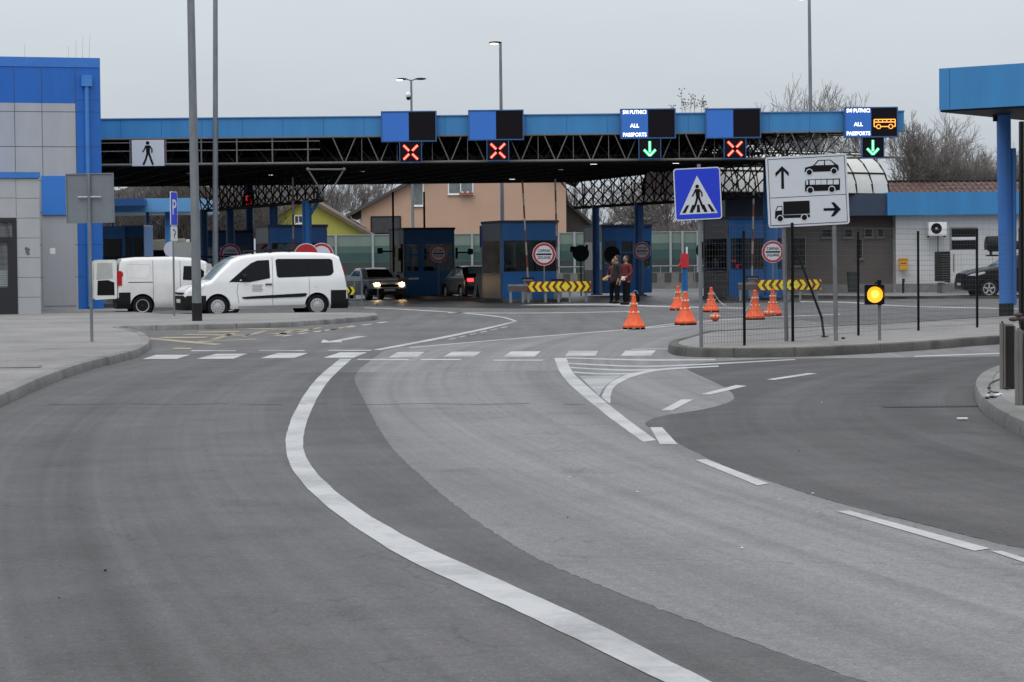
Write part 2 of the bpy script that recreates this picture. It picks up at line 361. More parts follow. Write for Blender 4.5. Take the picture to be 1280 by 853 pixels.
def raised(name, outer, inner_n, h, kw, mk, mt, closed=True, kerb_range=None):
    """raised pavement: kerb stones round the outline (batter + rounded lip) and a paved inside; outline counter-clockwise"""
    P_ = [Vector((p[0], p[1], 0)) for p in outer]; n = len(P_)
    A = sum(P_[i].x * P_[(i + 1) % n].y - P_[(i + 1) % n].x * P_[i].y for i in range(n))
    if A < 0: P_ = P_[::-1]
    nr = []
    for i in range(n):
        a = (P_[i] - P_[i - 1]).normalized(); b = (P_[(i + 1) % n] - P_[i]).normalized(); t = (a + b).normalized()
        k = 1 / max(.5, math.sqrt(max(.05, (1 + a.dot(b)) / 2))); nr.append(Vector((-t.y, t.x, 0)) * k)
    mb = MB(); rows = [(0, -.05), (.0, h * .55), (.02, h * .93), (.045, h), (kw, h + .002), (kw, h - .03)]
    v = []
    for i in range(n):
        for (o_, z) in rows: q = P_[i] + nr[i] * o_; v.append((q.x, q.y, z))
    k = len(rows); fs = []
    for i in range(n):
        j = (i + 1) % n
        for r_ in range(k - 1): fs.append((i * k + r_, j * k + r_, j * k + r_ + 1, i * k + r_ + 1))
    mb.add(v, fs); o = struct(mb.build(name + '_kerb', mk, smooth=True, angle=35))
    sheet(name, [((P_[i] + nr[i] * (kw - .004)).x, (P_[i] + nr[i] * (kw - .004)).y) for i in range(n)], h - .008, mt)
    return P_, nr
def kerb_joints(name, pts, nr, h, kw, i0, i1, gap=1.0):
    mb = MB(); acc = 0
    for i in range(i0, i1):
        a, b = pts[i], pts[(i + 1) % len(pts)]; L_ = (b - a).length; acc += L_
        while acc > gap:
            acc -= gap; q = b.lerp(a, acc / max(L_, 1e-6)); d = (b - a).normalized() * .006; m_ = nr[i] * kw
            o1 = -nr[i] * .004
            mb.add([q - d + o1 + Vector((0, 0, 0)), q + d + o1, q + d + o1 + Vector((0, 0, h + .004)), q - d + o1 + Vector((0, 0, h + .004)),
                    q + d + m_ + Vector((0, 0, h + .006)), q - d + m_ + Vector((0, 0, h + .006))], [(0, 1, 2, 3), (3, 2, 4, 5)])
    if mb.f: struct(mb.build(name, M_joint))
# left pavement + the long tongue beside the parked vans
lp = [(-260, 620), (-120, 560), (0, 509), (60, 481), (110, 463), (160, 450), (180, 442), (188, 434), (183, 425), (168, 419), (150, 416), (160, 413.5), (200, 413.2), (330, 410.3), (400, 406.3), (455, 402), (470, 400), (472, 398), (462, 396), (400, 395.6), (300, 396), (150, 397.5)]
lpw = [G(*p) for p in lp[:20]]; sm = catmull(lpw, 3)
outl = [(p.x, p.y) for p in sm] + [G(300, 396.6)[:2], G(205, 397.2)[:2], (-11.9, 76.0), (-13.2, 84), (-40, 84), (-40, 12)]
PP, NR = raised('pavement', outl, 0, .13, .16, A_kerb, A_path)
kerb_joints('kerb_joints', PP, NR, .13, .16, 0, len(PP) - 8, 1.0)
# right island carrying fence and signs
ri = [(1400, 424), (1253, 430.5), (1150, 438.5), (1050, 444.5), (960, 447.3), (880, 447), (848, 445), (836, 441), (838, 436.5), (856, 431), (876, 425), (900, 422.5), (1000, 418), (1100, 413), (1250, 403), (1400, 396)]
rw = [(p.x, p.y) for p in catmull([G(*p) for p in ri], 3)]
PP2, NR2 = raised('island', rw, 0, .15, .17, A_kerbd, A_path)
kerb_joints('island_kerb_joints', PP2, NR2, .15, .17, 0, len(PP2), 1.0)
# near right corner pavement
rc = [(1500, 600), (1340, 572), (1282, 548), (1252, 533), (1228, 515), (1219, 500), (1219, 488), (1230, 477), (1256, 468), (1330, 462), (1500, 458)]
rcw = [(p.x, p.y) for p in catmull([G(*p) for p in rc], 3)]
PP3, NR3 = raised('corner_pavement', rcw, 0, .14, .20, A_kerb, A_path)
kerb_joints('corner_kerb_joints', PP3, NR3, .14, .20, 0, len(PP3), 1.0)
# islands the booths stand on
def lane_island(name, px, Y, w_, l0, l1):
    c = V(px, 340, Y); c.z = 0; pts = []
    for (a, b) in ((-w_, -l0), (-w_ * .6, -l0 - .7), (w_ * .6, -l0 - .7), (w_, -l0), (w_, l1), (-w_, l1)):
        q = c + UV * a + DV * b; pts.append((q.x, q.y))
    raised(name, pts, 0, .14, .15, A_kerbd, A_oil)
lane_island('booth_island', 660, 97.2, 1.45, 1.2, 20)
lane_island('booth_island', 935, 97.2, 1.45, 1.2, 1.7)
lane_island('booth_island', 375, 97.2, 1.45, 1.2, 20)
# pavement before the right building
sheet('forecourt', [G(1000, 372)[:2], G(1120, 374)[:2], G(1300, 371.5)[:2], (26, 107), (11, 107)], .1, A_path)
MBk = MB(); a_, b_ = G(1000, 374), G(1300, 373.5); MBk.add([(a_.x, a_.y, 0), (b_.x, b_.y, 0), (b_.x, b_.y, .11), (a_.x, a_.y, .11)], [(0, 1, 2, 3)])
struct(MBk.build('forecourt_kerb', A_kerbd))

# ---- paint
def flat_poly(mb, pix, z):
    q = [G(*p) for p in pix]; v = [(p.x, p.y, z) for p in q]
    A = sum(v[i][0] * v[(i + 1) % len(v)][1] - v[(i + 1) % len(v)][0] * v[i][1] for i in range(len(v)))
    mb.add(v if A > 0 else v[::-1], [tuple(range(len(v)))])
def band(mb, L_, R_, z, k=6, wob=.004):
    a = catmull([G(*p) for p in L_], k); b = catmull([G(*p) for p in R_], k); n = len(a); rnd = random.Random(3); v = []
    for i in range(n):
        for q in (a[i], b[i]): v.append((q.x + rnd.uniform(-wob, wob), q.y + rnd.uniform(-wob, wob), z))
    mb.add(v, [(2 * i, 2 * i + 1, 2 * i + 3, 2 * i + 2) for i in range(n - 1)])
Z1 = .0044
mb = MB()
band(mb, [(425, 449), (403, 467), (388, 483), (375, 503), (362, 530), (357, 555), (363, 582), (385, 612), (430, 650), (500, 695), (600, 743), (700, 790), (832, 855), (900, 885)],
         [(440, 449), (421, 466), (406, 483), (394, 503), (383, 530), (379, 555), (387, 580), (412, 608), (455, 641), (530, 683), (630, 728), (740, 778), (888, 853), (960, 882)], Z1)
for f_ in range(len(mb.f)):
    pass
# flip if facing down
def face_up(mb):
    for i, f in enumerate(mb.f):
        a, b, c = (Vector(mb.v[f[k]]) for k in (0, 1, 2))
        if (b - a).cross(c - a).z < 0: mb.f[i] = f[::-1]
face_up(mb); struct(mb.build('lane_line', P_white))
mb = MB()
band(mb, [(693, 448), (699, 464), (713, 482), (739, 504), (769, 528), (804, 553)], [(708, 448), (714, 463), (728, 478), (758, 504), (790, 529), (820, 551)], Z1)
face_up(mb); struct(mb.build('chevron_line', P_white))
mb = MB(); band(mb, [(752, 497), (757, 486), (766, 477), (786, 468.5), (825, 461.5), (898, 457.6)], [(763, 506), (764, 492), (772, 481), (794, 470.8), (830, 463.3), (898, 459)], Z1 + .0010)
face_up(mb); struct(mb.build('chevron_arm_line', P_white))
mb = MB(); flat_poly(mb, [(724, 470.5), (776, 470), (763, 478), (753, 487), (749, 495)], Z1 - .0006); struct(mb.build('chevron_fill', P_worn))
mb = MB()
for L_, R_ in (([(708, 447.2), (800, 449.6), (894, 449.5)], [(708, 448.4), (800, 451.2), (894, 450.8)]), ([(710, 453.8), (790, 457.3), (862, 455.8), (994, 449.4)], [(710, 455.2), (790, 459.2), (862, 457.6), (994, 450.2)]),
               ([(713, 459.3), (780, 462.2), (842, 461)], [(713, 460.6), (780, 464), (842, 462.4)]), ([(717, 465), (750, 467), (790, 467)], [(717, 466.3), (750, 468.6), (790, 468.4)])):
    band(mb, L_, R_, Z1 - .0004)
face_up(mb); struct(mb.build('hatching', P_white))
mb = MB()
for q in ([(812.6, 535), (827.6, 535), (847.5, 556.5), (825, 556.5)], [(869, 576), (883, 575), (961, 605.5), (947, 608)], [(1045, 640), (1062, 639.5), (1238, 687), (1218, 690)], [(1238, 690), (1252, 690), (1300, 705), (1288, 707)],
          [(826, 514), (840, 514), (867, 500), (852, 500)], [(876, 493.5), (888, 494), (934, 483), (920, 482)], [(958, 475), (968, 475.6), (1022, 467.5), (1010, 467)],
          [(1143, 445.5), (1143, 446.8), (1300, 441), (1300, 440)]):
    flat_poly(mb, q, Z1 + .0012)
struct(mb.build('dashed_line', P_white))
mb = MB()
for q in ([(178, 449.3), (195, 444), (238, 444), (221, 449)], [(246, 449), (270, 442.8), (309, 442.6), (292, 448.8)], [(325.5, 448.3), (347, 441.8), (385, 441.8), (367.5, 448.1)], [(404, 447.7), (425, 441), (459, 441), (442, 447.5)],
          [(486, 447.2), (497, 440.6), (531, 440.4), (521, 447)], [(553, 446.8), (565, 440.2), (602, 440), (592, 446.6)], [(629, 446.4), (639, 439.8), (676, 439.6), (668, 446.2)], [(706, 445.8), (711, 439.2), (748, 439), (744, 445.4)], [(776, 445.2), (782, 438.6), (820, 438.4), (814, 444.8)]):
    flat_poly(mb, q, Z1)
for q in ([(240, 438.4), (296, 438.4)], [(325, 438.1), (382, 438.1)], [(412, 437.9), (465, 437.9)], [(448, 449.4), (512, 449.6)], [(527, 449.4), (577, 449.4)], [(618, 450.2), (680, 450.2)], [(790, 436.6), (850, 435.6)]):
    a, b = q; flat_poly(mb, [a, b, (b[0] - 2, b[1] + 1.1), (a[0] - 2, a[1] + 1.1)], Z1)
struct(mb.build('zebra_crossing', paint_mat('crossing_paint', (.46, .465, .47), .75, .15)))
mb = MB()
for q in ([(181, 424), (190, 422.6), (278, 430.4), (268, 432)], [(281, 411.6), (286, 410.4), (393, 411.5), (388, 412.8)], [(225, 419.4), (235, 417.8), (315, 418.6), (308, 420.2)], [(214, 436.6), (220, 434.8), (242, 435.4), (236, 437)],
          [(196, 423.4), (206, 421.8), (262, 421.4), (255, 422.8)], [(262, 424.8), (290, 416.8), (296, 417.2), (270, 425.2)], [(300, 421.4), (330, 413.2), (336, 413.6), (308, 421.8)], [(330, 417.6), (352, 416.2), (372, 416.6), (350, 418.2)], [(341, 420.2), (362, 413.0), (368, 413.3), (350, 420.5)],
          [(248, 414.9), (300, 414.2), (298, 415.4), (246, 416.1)], [(246, 427), (320, 423.8), (322, 424.8), (250, 428.2)], [(370, 415.3), (398, 409.7), (404, 410.0), (377, 415.6)], [(400, 414.2), (440, 407.0), (445, 407.3), (406, 414.4)]):
    flat_poly(mb, q, Z1)
struct(mb.build('bus_stop_marking', P_yel))
mb = MB()
for i in range(7):
    x = 350 + i * 20; y = 420.5 - i * 2.75; flat_poly(mb, [(x, y), (x + 12, y - 1.5), (x + 17, y - 1.3), (x + 5, y + .4)], Z1)
flat_poly(mb, [(401, 429), (404, 424.8), (412, 427), (446, 420.6), (459, 421), (426, 426.6), (428, 428.3)], Z1)
band(mb, [(466, 437.8), (540, 423.8), (600, 411.6), (641, 402.6)], [(476, 438), (548, 424.6), (606, 412.4), (646, 402.4)], Z1)
band(mb, [(643, 402.0), (622, 396.6), (570, 391.6), (500, 387.2), (455, 385.4)], [(648, 402.4), (626, 396), (572, 390.8), (502, 386.4), (455, 384.6)], Z1, wob=.001)
for i in range(6):
    x = 560 + i * 13; y = 424.6 - i * 2.9; flat_poly(mb, [(x, y), (x + 8, y - 1.7), (x + 11, y - 1.5), (x + 3, y + .2)], Z1)
band(mb, [(512, 434.6), (660, 421.8), (800, 410.6), (850, 406.6)], [(512, 435.4), (660, 422.6), (800, 411.4), (850, 407.4)], Z1, wob=.001)
band(mb, [(560, 391), (640, 391.4), (700, 391), (790, 389.4)], [(560, 391.7), (640, 392.1), (700, 391.7), (790, 390)], Z1, wob=.001)
band(mb, [(665, 380.8), (760, 379.6), (800, 381.6), (900, 384.6), (930, 384.9)], [(650, 381.9), (760, 382.2), (800, 383.4), (900, 385.6), (930, 386)], Z1, wob=.001)
band(mb, [(1000, 376.6), (1060, 377.6), (1130, 382.4), (1280, 386)], [(1000, 377.8), (1060, 379), (1130, 383.4), (1280, 387)], Z1, wob=.001)
band(mb, [(780, 413), (850, 404), (950, 397), (1050, 393)], [(780, 413.8), (850, 404.8), (950, 397.7), (1050, 393.7)], Z1, wob=.001)
face_up(mb); struct(mb.build('far_lane_line', P_white))
# tarmac joint across the road and the storm drain
mb = MB()
rnd = random.Random(5); xs = [60 + i * 14 for i in range(52)]
for i in range(len(xs) - 1):
    y0, y1 = 505.5 + math.sin(i * .7) * .5, 505.5 + math.sin((i + 1) * .7) * .5
    if rnd.random() < .2: continue
    flat_poly(mb, [(xs[i], y0), (xs[i + 1], y1), (xs[i + 1], y1 + .3), (xs[i], y0 + .3)], .0062)
struct(mb.build('road_joint', mat('joint_tar', (.07, .07, .072), .8)))
r_ = thing('storm_drain', 'long iron storm drain grating set in the dark truck lane', 'drain', G(1165, 508.5, .005))
mb = MB(); mb.box(-.5, .5, -.12, .12, 0, .002); mb.build('frame', mat('drain_iron', (.065, .064, .063), .9, spec=.1), r_)
mb = MB()
for i in range(18): mb.box(-.47 + i * .053, -.47 + i * .053 + .022, -.11, .11, .0022, .004)
mb.build('slot', M_signblk, r_)
r_ = thing('manhole_cover', 'square grey manhole cover in the left pavement', 'manhole cover', G(22, 459, .124), R(10))
mb = MB(); mb.box(-.33, .33, -.33, .33, 0, .006, 0); mb.build('frame', mat('cover_iron', (.10, .10, .10), .7), r_)
mb = MB(); mb.box(-.29, .29, -.29, .29, .006, .010, 0); mb.build('lid', A_path, r_)
# ================================================================== main canopy
YF = 92.0
zc = 5.46; zt_ = 6.50; ztop = 7.20
XL, XR = V(100, 160, YF).x, V(1130, 160, YF).x
can = thing('border_canopy', 'wide blue-edged roof on dark steel trusses spanning all the customs lanes', 'canopy', (0, YF, 0))
mb = MB(); mb.box(XL, XR, 0, .12, zt_ - .02, ztop, 0)
x = XL
while x < XR: mb.box(x, x + .018, -.006, .0, zt_, ztop - .03, 1); x += 1.55
mb.build('fascia', [M_blue, mat('fascia_seam', (.022, .11, .27), .5)], can)
mb = MB(); mb.box(XL - .02, XR + .02, -.05, .3, ztop, ztop + .04); mb.build('coping', mat('coping_blue', (.08, .22, .48), .4), can)
# roof deck
def dpt(x, d): return Vector((x, 0, 0)) + DV * (d / DV.y)
mb = MB()
A0 = (-24, .13); B0 = (11.2, .13); q1 = dpt(11.2, 26.5); q2 = dpt(-24, 26.5)
mb.slab([A0, B0, (q1.x, q1.y), (q2.x, q2.y)], zt_ + .0, ztop - .06)
mb.slab([(11.2, .13), (XR - .1, .13), (XR - .1, 1.2), (11.0, 1.2)], zt_ + .12, ztop - .06)
mb.build('roof_deck', [M_dark], can)
# front truss
mb = MB(); r_ = .035
mb.tube((XL, .02, zc), (XR, .02, zc), .05, n=8); mb.tube((XL, .02, zt_ - .05), (XR, .02, zt_ - .05), .04)
xs = []
x = V(415, 200, YF).x
while x < XR - .3:
    mb.tube((x, .02, zt_), (x + .45, .02, zc), .024); mb.tube((x + .94, .02, zt_), (x + .49, .02, zc), .024); mb.tube((x + 1.14, .06, zt_), (x + 1.14, .06, zc), .015, n=4); x += 1.35
x = V(385, 200, YF).x
while x > XL:
    mb.tube((x, .02, zt_), (x, .02, zc), .03); x -= 1.36
for zz in (5.98, 6.3): mb.tube((XL, .03, zz), (V(400, 200, YF).x, .03, zz), .022)
mb.build('front_truss', [mat('truss_grey', (.16, .155, .15), .5, .2)], can)
# space frame below the deck
mb = MB(); st = 1.32; NJ = 19
def nodeb(i, j): q = Vector((-19.8 + i * st, .35, 0)) + DV * (j * st / DV.y); return Vector((q.x, q.y, zc + .02))
def nodet(i, j): q = Vector((-19.8 + (i + .5) * st, .35, 0)) + DV * ((j + .5) * st / DV.y); return Vector((q.x, q.y, zt_ - .06))
NI = 24
for j in range(NJ):
    for i in range(NI):
        b = nodeb(i, j)
        if i < NI - 1: mb.tube(b, nodeb(i + 1, j), .055, n=4, caps=False)
        if j < NJ - 1: mb.tube(b, nodeb(i, j + 1), .055, n=4, caps=False)
        for (di, dj) in ((0, 0), (-1, 0), (0, -1), (-1, -1)):
            if 0 <= i + di < NI and 0 <= j + dj < NJ: mb.tube(b, nodet(i + di, j + dj), .035, n=3, caps=False)
        t = nodet(i, j); mb.tube(t, nodet(i + 1, j), .04, n=3, caps=False); mb.tube(t, nodet(i, j + 1), .04, n=3, caps=False)
# lighter part on the right, open to the sky
for j in range(7):
    for i in range(NI - 1, NI + 1):
        if i > NI + 2 - j * .3: continue
        b = nodeb(i, j); mb.tube(b, nodeb(i + 1, j), .035, n=4, caps=False); mb.tube(b, nodeb(i, j + 1), .035, n=4, caps=False)
        for (di, dj) in ((0, 0), (-1, 0), (0, -1), (-1, -1)): mb.tube(b, nodet(i + di, j + dj), .026, n=3, caps=False)
        t = nodet(i, j); mb.tube(t, nodet(i + 1, j), .035, n=3, caps=False); mb.tube(t, nodet(i, j + 1), .035, n=3, caps=False)
# suspended ceiling sheets between the chords, in shade
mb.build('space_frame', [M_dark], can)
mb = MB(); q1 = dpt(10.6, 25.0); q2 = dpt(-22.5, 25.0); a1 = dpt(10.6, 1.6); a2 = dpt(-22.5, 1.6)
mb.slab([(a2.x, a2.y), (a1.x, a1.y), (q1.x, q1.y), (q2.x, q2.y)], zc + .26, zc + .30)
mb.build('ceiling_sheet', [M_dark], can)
# hanging lattice girders that carry the roof
def girder(near, far, label):
    n_, f_ = Vector(near), Vector(far); d = (f_ - n_); d.z = 0; L_ = d.length; d.normalize(); s_ = Vector((d.y, -d.x, 0))
    mb = MB(); W_ = .62; zt2 = zc - .02; zb = 4.05; N = int(L_ / 1.02)
    P0 = lambda k, s: n_ + d * (k * L_ / N) + s_ * (s * W_) + Vector((0, 0, zt2))
    PB = lambda k: n_ + d * ((k + .5) * L_ / N) + Vector((0, 0, zb))
    mb.tube(P0(0, -1), P0(N, -1), .05, n=5); mb.tube(P0(0, 1), P0(N, 1), .05, n=5); mb.tube(P0(0, 0), P0(N, 0), .04, n=5)
    mb.tube(PB(0), PB(N - 1), .065, n=6)
    for k in range(N + 1):
        mb.tube(P0(k, -1), P0(k, 1), .03, n=4)
        for s in (-1, 1):
            for kk in (k - 2, k + 1):
                if 0 <= kk <= N - 1: mb.tube(P0(k, s), PB(kk), .030, n=4, caps=False)
    return mb.build('lattice_girder', [M_dark], can)
def L2(px, py, Y): q = V(px, py, Y); return (q.x, q.y - YF, 0)
girder(L2(409, 250, 92.6), L2(248, 264, 109), '')
girder(L2(958, 247, 93), L2(712, 260, 110), '')
# light grey end pyramid of the left girder
mb = MB()
e0, e1, e2 = V(385, 212, YF - .1), V(430, 212, YF - .1), V(408, 250, YF + .1)
for a, b in ((e0, e1), (e0, e2), (e1, e2)): mb.tube(a - Vector((0, YF, 0)), b - Vector((0, YF, 0)), .035, n=6)
for e in (e0, e1, e2): mb.sphere(e - Vector((0, YF, 0)), .075, 6)
mb.build('girder_end', [mat('truss_grey', ())], can)
# round blue columns
def column(px, Y, rad, y_top=4.1, m=M_booth, arms=True):
    c = V(px, 300, Y); mb = MB(); mb.tube((c.x, c.y - YF, .1), (c.x, c.y - YF, y_top), rad, n=16)
    mb.box(c.x - rad * 1.5, c.x + rad * 1.5, c.y - YF - rad * 1.5, c.y - YF + rad * 1.5, .1, .16)
    if arms:
        for s in (1,): mb.tube((c.x, c.y - YF, y_top - .75), (c.x + s * .45, c.y - YF, y_top - .02), .07, n=6)
    return mb.build('column', [m], can, smooth=True)
column(384, 94.6, .19, 4.1); column(963, 95.0, .27, 5.4, arms=False)
column(745, 107.5, .17, arms=False); column(799, 103.5, .20, arms=False); column(342, 100, .19, arms=False); column(288, 107, .19, arms=False)
column(255, 108, .18, arms=False); column(312, 112, .2, 5.4, arms=False)
M_lamp = emit('cool_lamp', (1, .97, .9), 2)
lt0 = None
for (px, Y) in ((520, 98), (452, 101), (600, 106), (340, 104), (700, 101), (742, 96), (640, 112), (562, 94), (236, 101), (185, 99), (845, 96), (900, 98)):
    c = V(px, 210, Y)
    if lt0 is None:
        lt0 = thing('ceiling_light', '', 'light', (c.x, c.y, zc + .02), DIRL, 'small strip lights under the canopy')
        b = MB(); b.box(-.17, .17, -.06, .06, 0, .10); b.build('housing', M_dark, lt0)
        b = MB(); b.box(-.13, .13, -.03, .03, -.012, 0); b.build('tube', M_lamp, lt0)
        o = lt0
    else: o = dup(lt0, (c.x, c.y, zc + .02))
    o['label'] = 'small white strip light fixed under the dark canopy ceiling'
c = V(311, 250.5, 103); t = thing('red_display', 'small red lit display hanging inside the lattice girder at left', 'display', (c.x, c.y, c.z))
b = MB(); b.box(-.22, .22, 0, .12, -.34, .34); b.tube((0, .06, .34), (0, .06, 1.2), .03, n=6); b.build('housing', M_black, t)
b = MB()
for (x0, x1, z0, z1) in ((-.13, -.07, -.20, .20), (.05, .11, -.20, .04), (-.07, .08, .15, .20), (-.07, .05, -.02, .03), (-.07, .05, -.20, -.15)): b.box(x0, x1, -.012, -.001, z0, z1)
b.build('digits', emit('red_digits', (.8, .03, .03), .55), t)
# walker sign on the canopy, far left
def disc(mb, cx, cz, r, y0, y1, mi=0, n=20): mb.prism([(cx + r * math.cos(2 * math.pi * i / n), cz + r * math.sin(2 * math.pi * i / n)) for i in range(n)], y0, y1, mi)
def limb(mb, pts, wd, y0, y1, mi=0):
    for (a, b), w2 in zip(zip(pts[:-1], pts[1:]), wd if isinstance(wd, (list, tuple)) else [wd] * 9):
        a, b = Vector((a[0], a[1])), Vector((b[0], b[1])); d = (b - a).normalized(); n_ = Vector((-d.y, d.x)) * w2 / 2
        mb.prism([tuple(a + n_), tuple(b + n_), tuple(b - n_), tuple(a - n_)], y0, y1, mi)
def walker(mb, cx, cz, H, y0, y1, mi=0):
    h = H; disc(mb, cx - .01 * h, cz + .43 * h, .075 * h, y0, y1, mi)
    mb.prism([(cx - .10 * h, cz + .33 * h), (cx + .09 * h, cz + .33 * h), (cx + .08 * h, cz + .0 * h), (cx - .07 * h, cz + .0 * h)], y0, y1, mi)
    limb(mb, [(cx - .08 * h, cz + .31 * h), (cx - .17 * h, cz + .12 * h), (cx - .23 * h, cz + .05 * h)], .055 * h, y0 - .0002, y1, mi)
    limb(mb, [(cx + .07 * h, cz + .31 * h), (cx + .17 * h, cz + .16 * h), (cx + .16 * h, cz + .02 * h)], .055 * h, y0 - .0004, y1, mi)
    limb(mb, [(cx - .02 * h, cz + .02 * h), (cx - .09 * h, cz - .24 * h), (cx - .20 * h, cz - .48 * h)], .085 * h, y0 - .0006, y1, mi)
    limb(mb, [(cx + .03 * h, cz + .02 * h), (cx + .11 * h, cz - .22 * h), (cx + .20 * h, cz - .48 * h)], .085 * h, y0 - .0008, y1, mi)
c = V(185, 191.5, YF - .06)
t = thing('pedestrian_sign', 'large white sign with black walking figure on the left end of the canopy', 'sign', c)
b = MB(); b.box(-.62, .62, 0, .05, -.50, .50); b.build('board', M_signw, t, bevel=.01)
b = MB(); walker(b, 0, -.01, .92, -.006, .0); b.build('walking_figure', M_signblk, t)

# lane boards above the lanes
M_bframe = mat('board_frame_blue', (.035, .12, .30), .4, .2)
M_screen = mat('dark_screen', (.009, .007, .010), .5, spec=.1)
M_sblue = mat('board_blue_face', (.035, .175, .62), .4, var=.03)
E_red = emit('red_led', (1.0, .035, .02), 1.1); E_redc = emit('red_led_core', (1.0, .40, .28), 1.15)
E_green = emit('green_led', (.04, .9, .30), .8); E_greenc = emit('green_led_core', (.50, 1.0, .70), 1.2)
E_white = emit('white_letters', (1, 1, 1), 1.6); E_amb = emit('amber_led', (1.0, .40, .06), 1.3)
def lane_board(px, pyt, pyb, kind, label, w_=69.5):
    Y = YF - .34; c0 = V(px, (pyt + pyb) / 2, Y); W2 = w_ / 2 / 32.8; H2 = (pyb - pyt) / 2 / 32.8
    t = thing('lane_board', label, 'lane sign', c0, 0, 'lane boards on the canopy edge')
    b = MB(); f = .045
    b.box(-W2, W2, .01, .28, -H2, H2)
    for (x0, x1, z0, z1) in ((-W2, W2, H2 - f, H2 + .0), (-W2, W2, -H2, -H2 + f), (-W2, -W2 + f, -H2 + f, H2 - f), (W2 - f, W2, -H2 + f, H2 - f)):
        b.box(x0, x1, -.03, .012, z0, z1)
    b.build('frame', M_bframe, t)
    b = MB(); b.box(-W2 + f, -.003, -.012, .011, -H2 + f, H2 - f); b.build('blue_panel', M_sblue, t)
    b = MB(); b.box(.003, W2 - f, -.012, .011, -H2 + f, H2 - f); b.build('display', M_screen, t)
    b = MB()
    for s in (-1, 1): b.box(s * W2 * .8 - .03, s * W2 * .8 + .03, .28, .36, -H2 * .6, H2 * .6)
    b.build('bracket', M_bframe, t)
    if kind[0] == 'T':
        for s_, dz, sz, ft in (('SVI PUTNICI', H2 * .76, .20, .88), ('ALL', -H2 * .14, .20, .34), ('PASSPORTS', -H2 * .74, .20, .90)):
            text_part('lettering', s_, sz, E_white, t, (-W2 / 2 + .02, -.016, dz), bold=.004, fit=ft)
    if 'B' in kind:
        b = MB(); y0, y1 = -.020, -.012; cx = W2 / 2; l = .40
        for p in ([(cx - l, .10), (cx + l, .10)], [(cx - l, .0), (cx + l, .0)], [(cx - l, -.17), (cx - l + .1, -.17)], [(cx - l + .26, -.17), (cx + l - .26, -.17)], [(cx + l - .1, -.17), (cx + l, -.17)]): limb(b, p, .035, y0, y1)
        for p in ([(cx - l, .10), (cx - l, -.17)], [(cx + l, .10), (cx + l, -.17)]): limb(b, p, .035, y0 - .001, y1)
        for i in range(1, 5): limb(b, [(cx - l + i * .16, .10), (cx - l + i * .16, .0)], .03, y0 - .001, y1)
        for sx_ in (-1, 1):
            for k in range(12):
                a0, a1 = 2 * math.pi * k / 12, 2 * math.pi * (k + 1) / 12; xx = cx + sx_ * (l - .17)
                limb(b, [(xx + .08 * math.cos(a0), -.17 + .08 * math.sin(a0)), (xx + .08 * math.cos(a1), -.17 + .08 * math.sin(a1))], .03, y0 - .002, y1)
        b.build('bus_symbol', E_amb, t)
    # signal below
    w3, h3 = .43, .39; zc2 = -H2 - h3 - .01; ox = .06
    s = MB(); s.box(ox - w3, ox + w3, .02, .24, zc2 - h3, zc2 + h3)
    for (x0, x1, z0, z1) in ((ox - w3, ox + w3, zc2 - h3, zc2 - h3 + .03), (ox - w3, ox - w3 + .03, zc2 - h3 + .03, zc2 + h3), (ox + w3 - .03, ox + w3, zc2 - h3 + .03, zc2 + h3)): s.box(x0, x1, -.05, .021, z0, z1)
    sg = s.build('signal_frame', M_bframe, t)
    s = MB(); s.box(ox - w3 + .03, ox + w3 - .03, .0, .02, zc2 - h3 + .03, zc2 + h3); s.build('signal_screen', M_screen, sg)
    def strokes(lines, m1, m2):
        s1, s2 = MB(), MB()
        for a, b_ in lines: limb(s1, [a, b_], .105, -.008, -.0005); limb(s2, [a, b_], .040, -.011, -.0082)
        s1.build('signal_symbol', m1, sg); s2.build('signal_light', m2, sg)
    if 'X' in kind:
        e = .27; g_ = .06
        strokes([((ox + sx_ * g_, zc2 + sz * g_), (ox + sx_ * e, zc2 + sz * e)) for sx_ in (-1, 1) for sz in (-1, 1)], E_red, E_redc)
    else:
        strokes([((ox, zc2 + .30), (ox, zc2 - .12)), ((ox - .22, zc2 - .02), (ox, zc2 - .25)), ((ox + .22, zc2 - .02), (ox, zc2 - .25))], E_green, E_greenc)
    return t
lane_board(511, 139, 177.5, 'X', 'leftmost blue and black lane board with red cross, at left of canopy edge')
lane_board(620, 137.5, 175.5, 'X', 'second lane board with red cross, under the single white street lamp')
lane_board(810, 136, 173.5, 'TD', 'lane board reading passports with dark display and green arrow')
lane_board(916.5, 135.5, 173, 'X', 'lane board with red cross right of the first green arrow')
lane_board(1089, 134, 172, 'TBD', 'lane board with lit orange bus symbol and green arrow at canopy end', 67)

# ================================================================== left building
Cm = V(129.5, 384, 82.6); Cm.z = 0
lb = thing('customs_building', 'blue and pale grey clad building with downpipe at left edge of photo', 'building', Cm, DIRL)
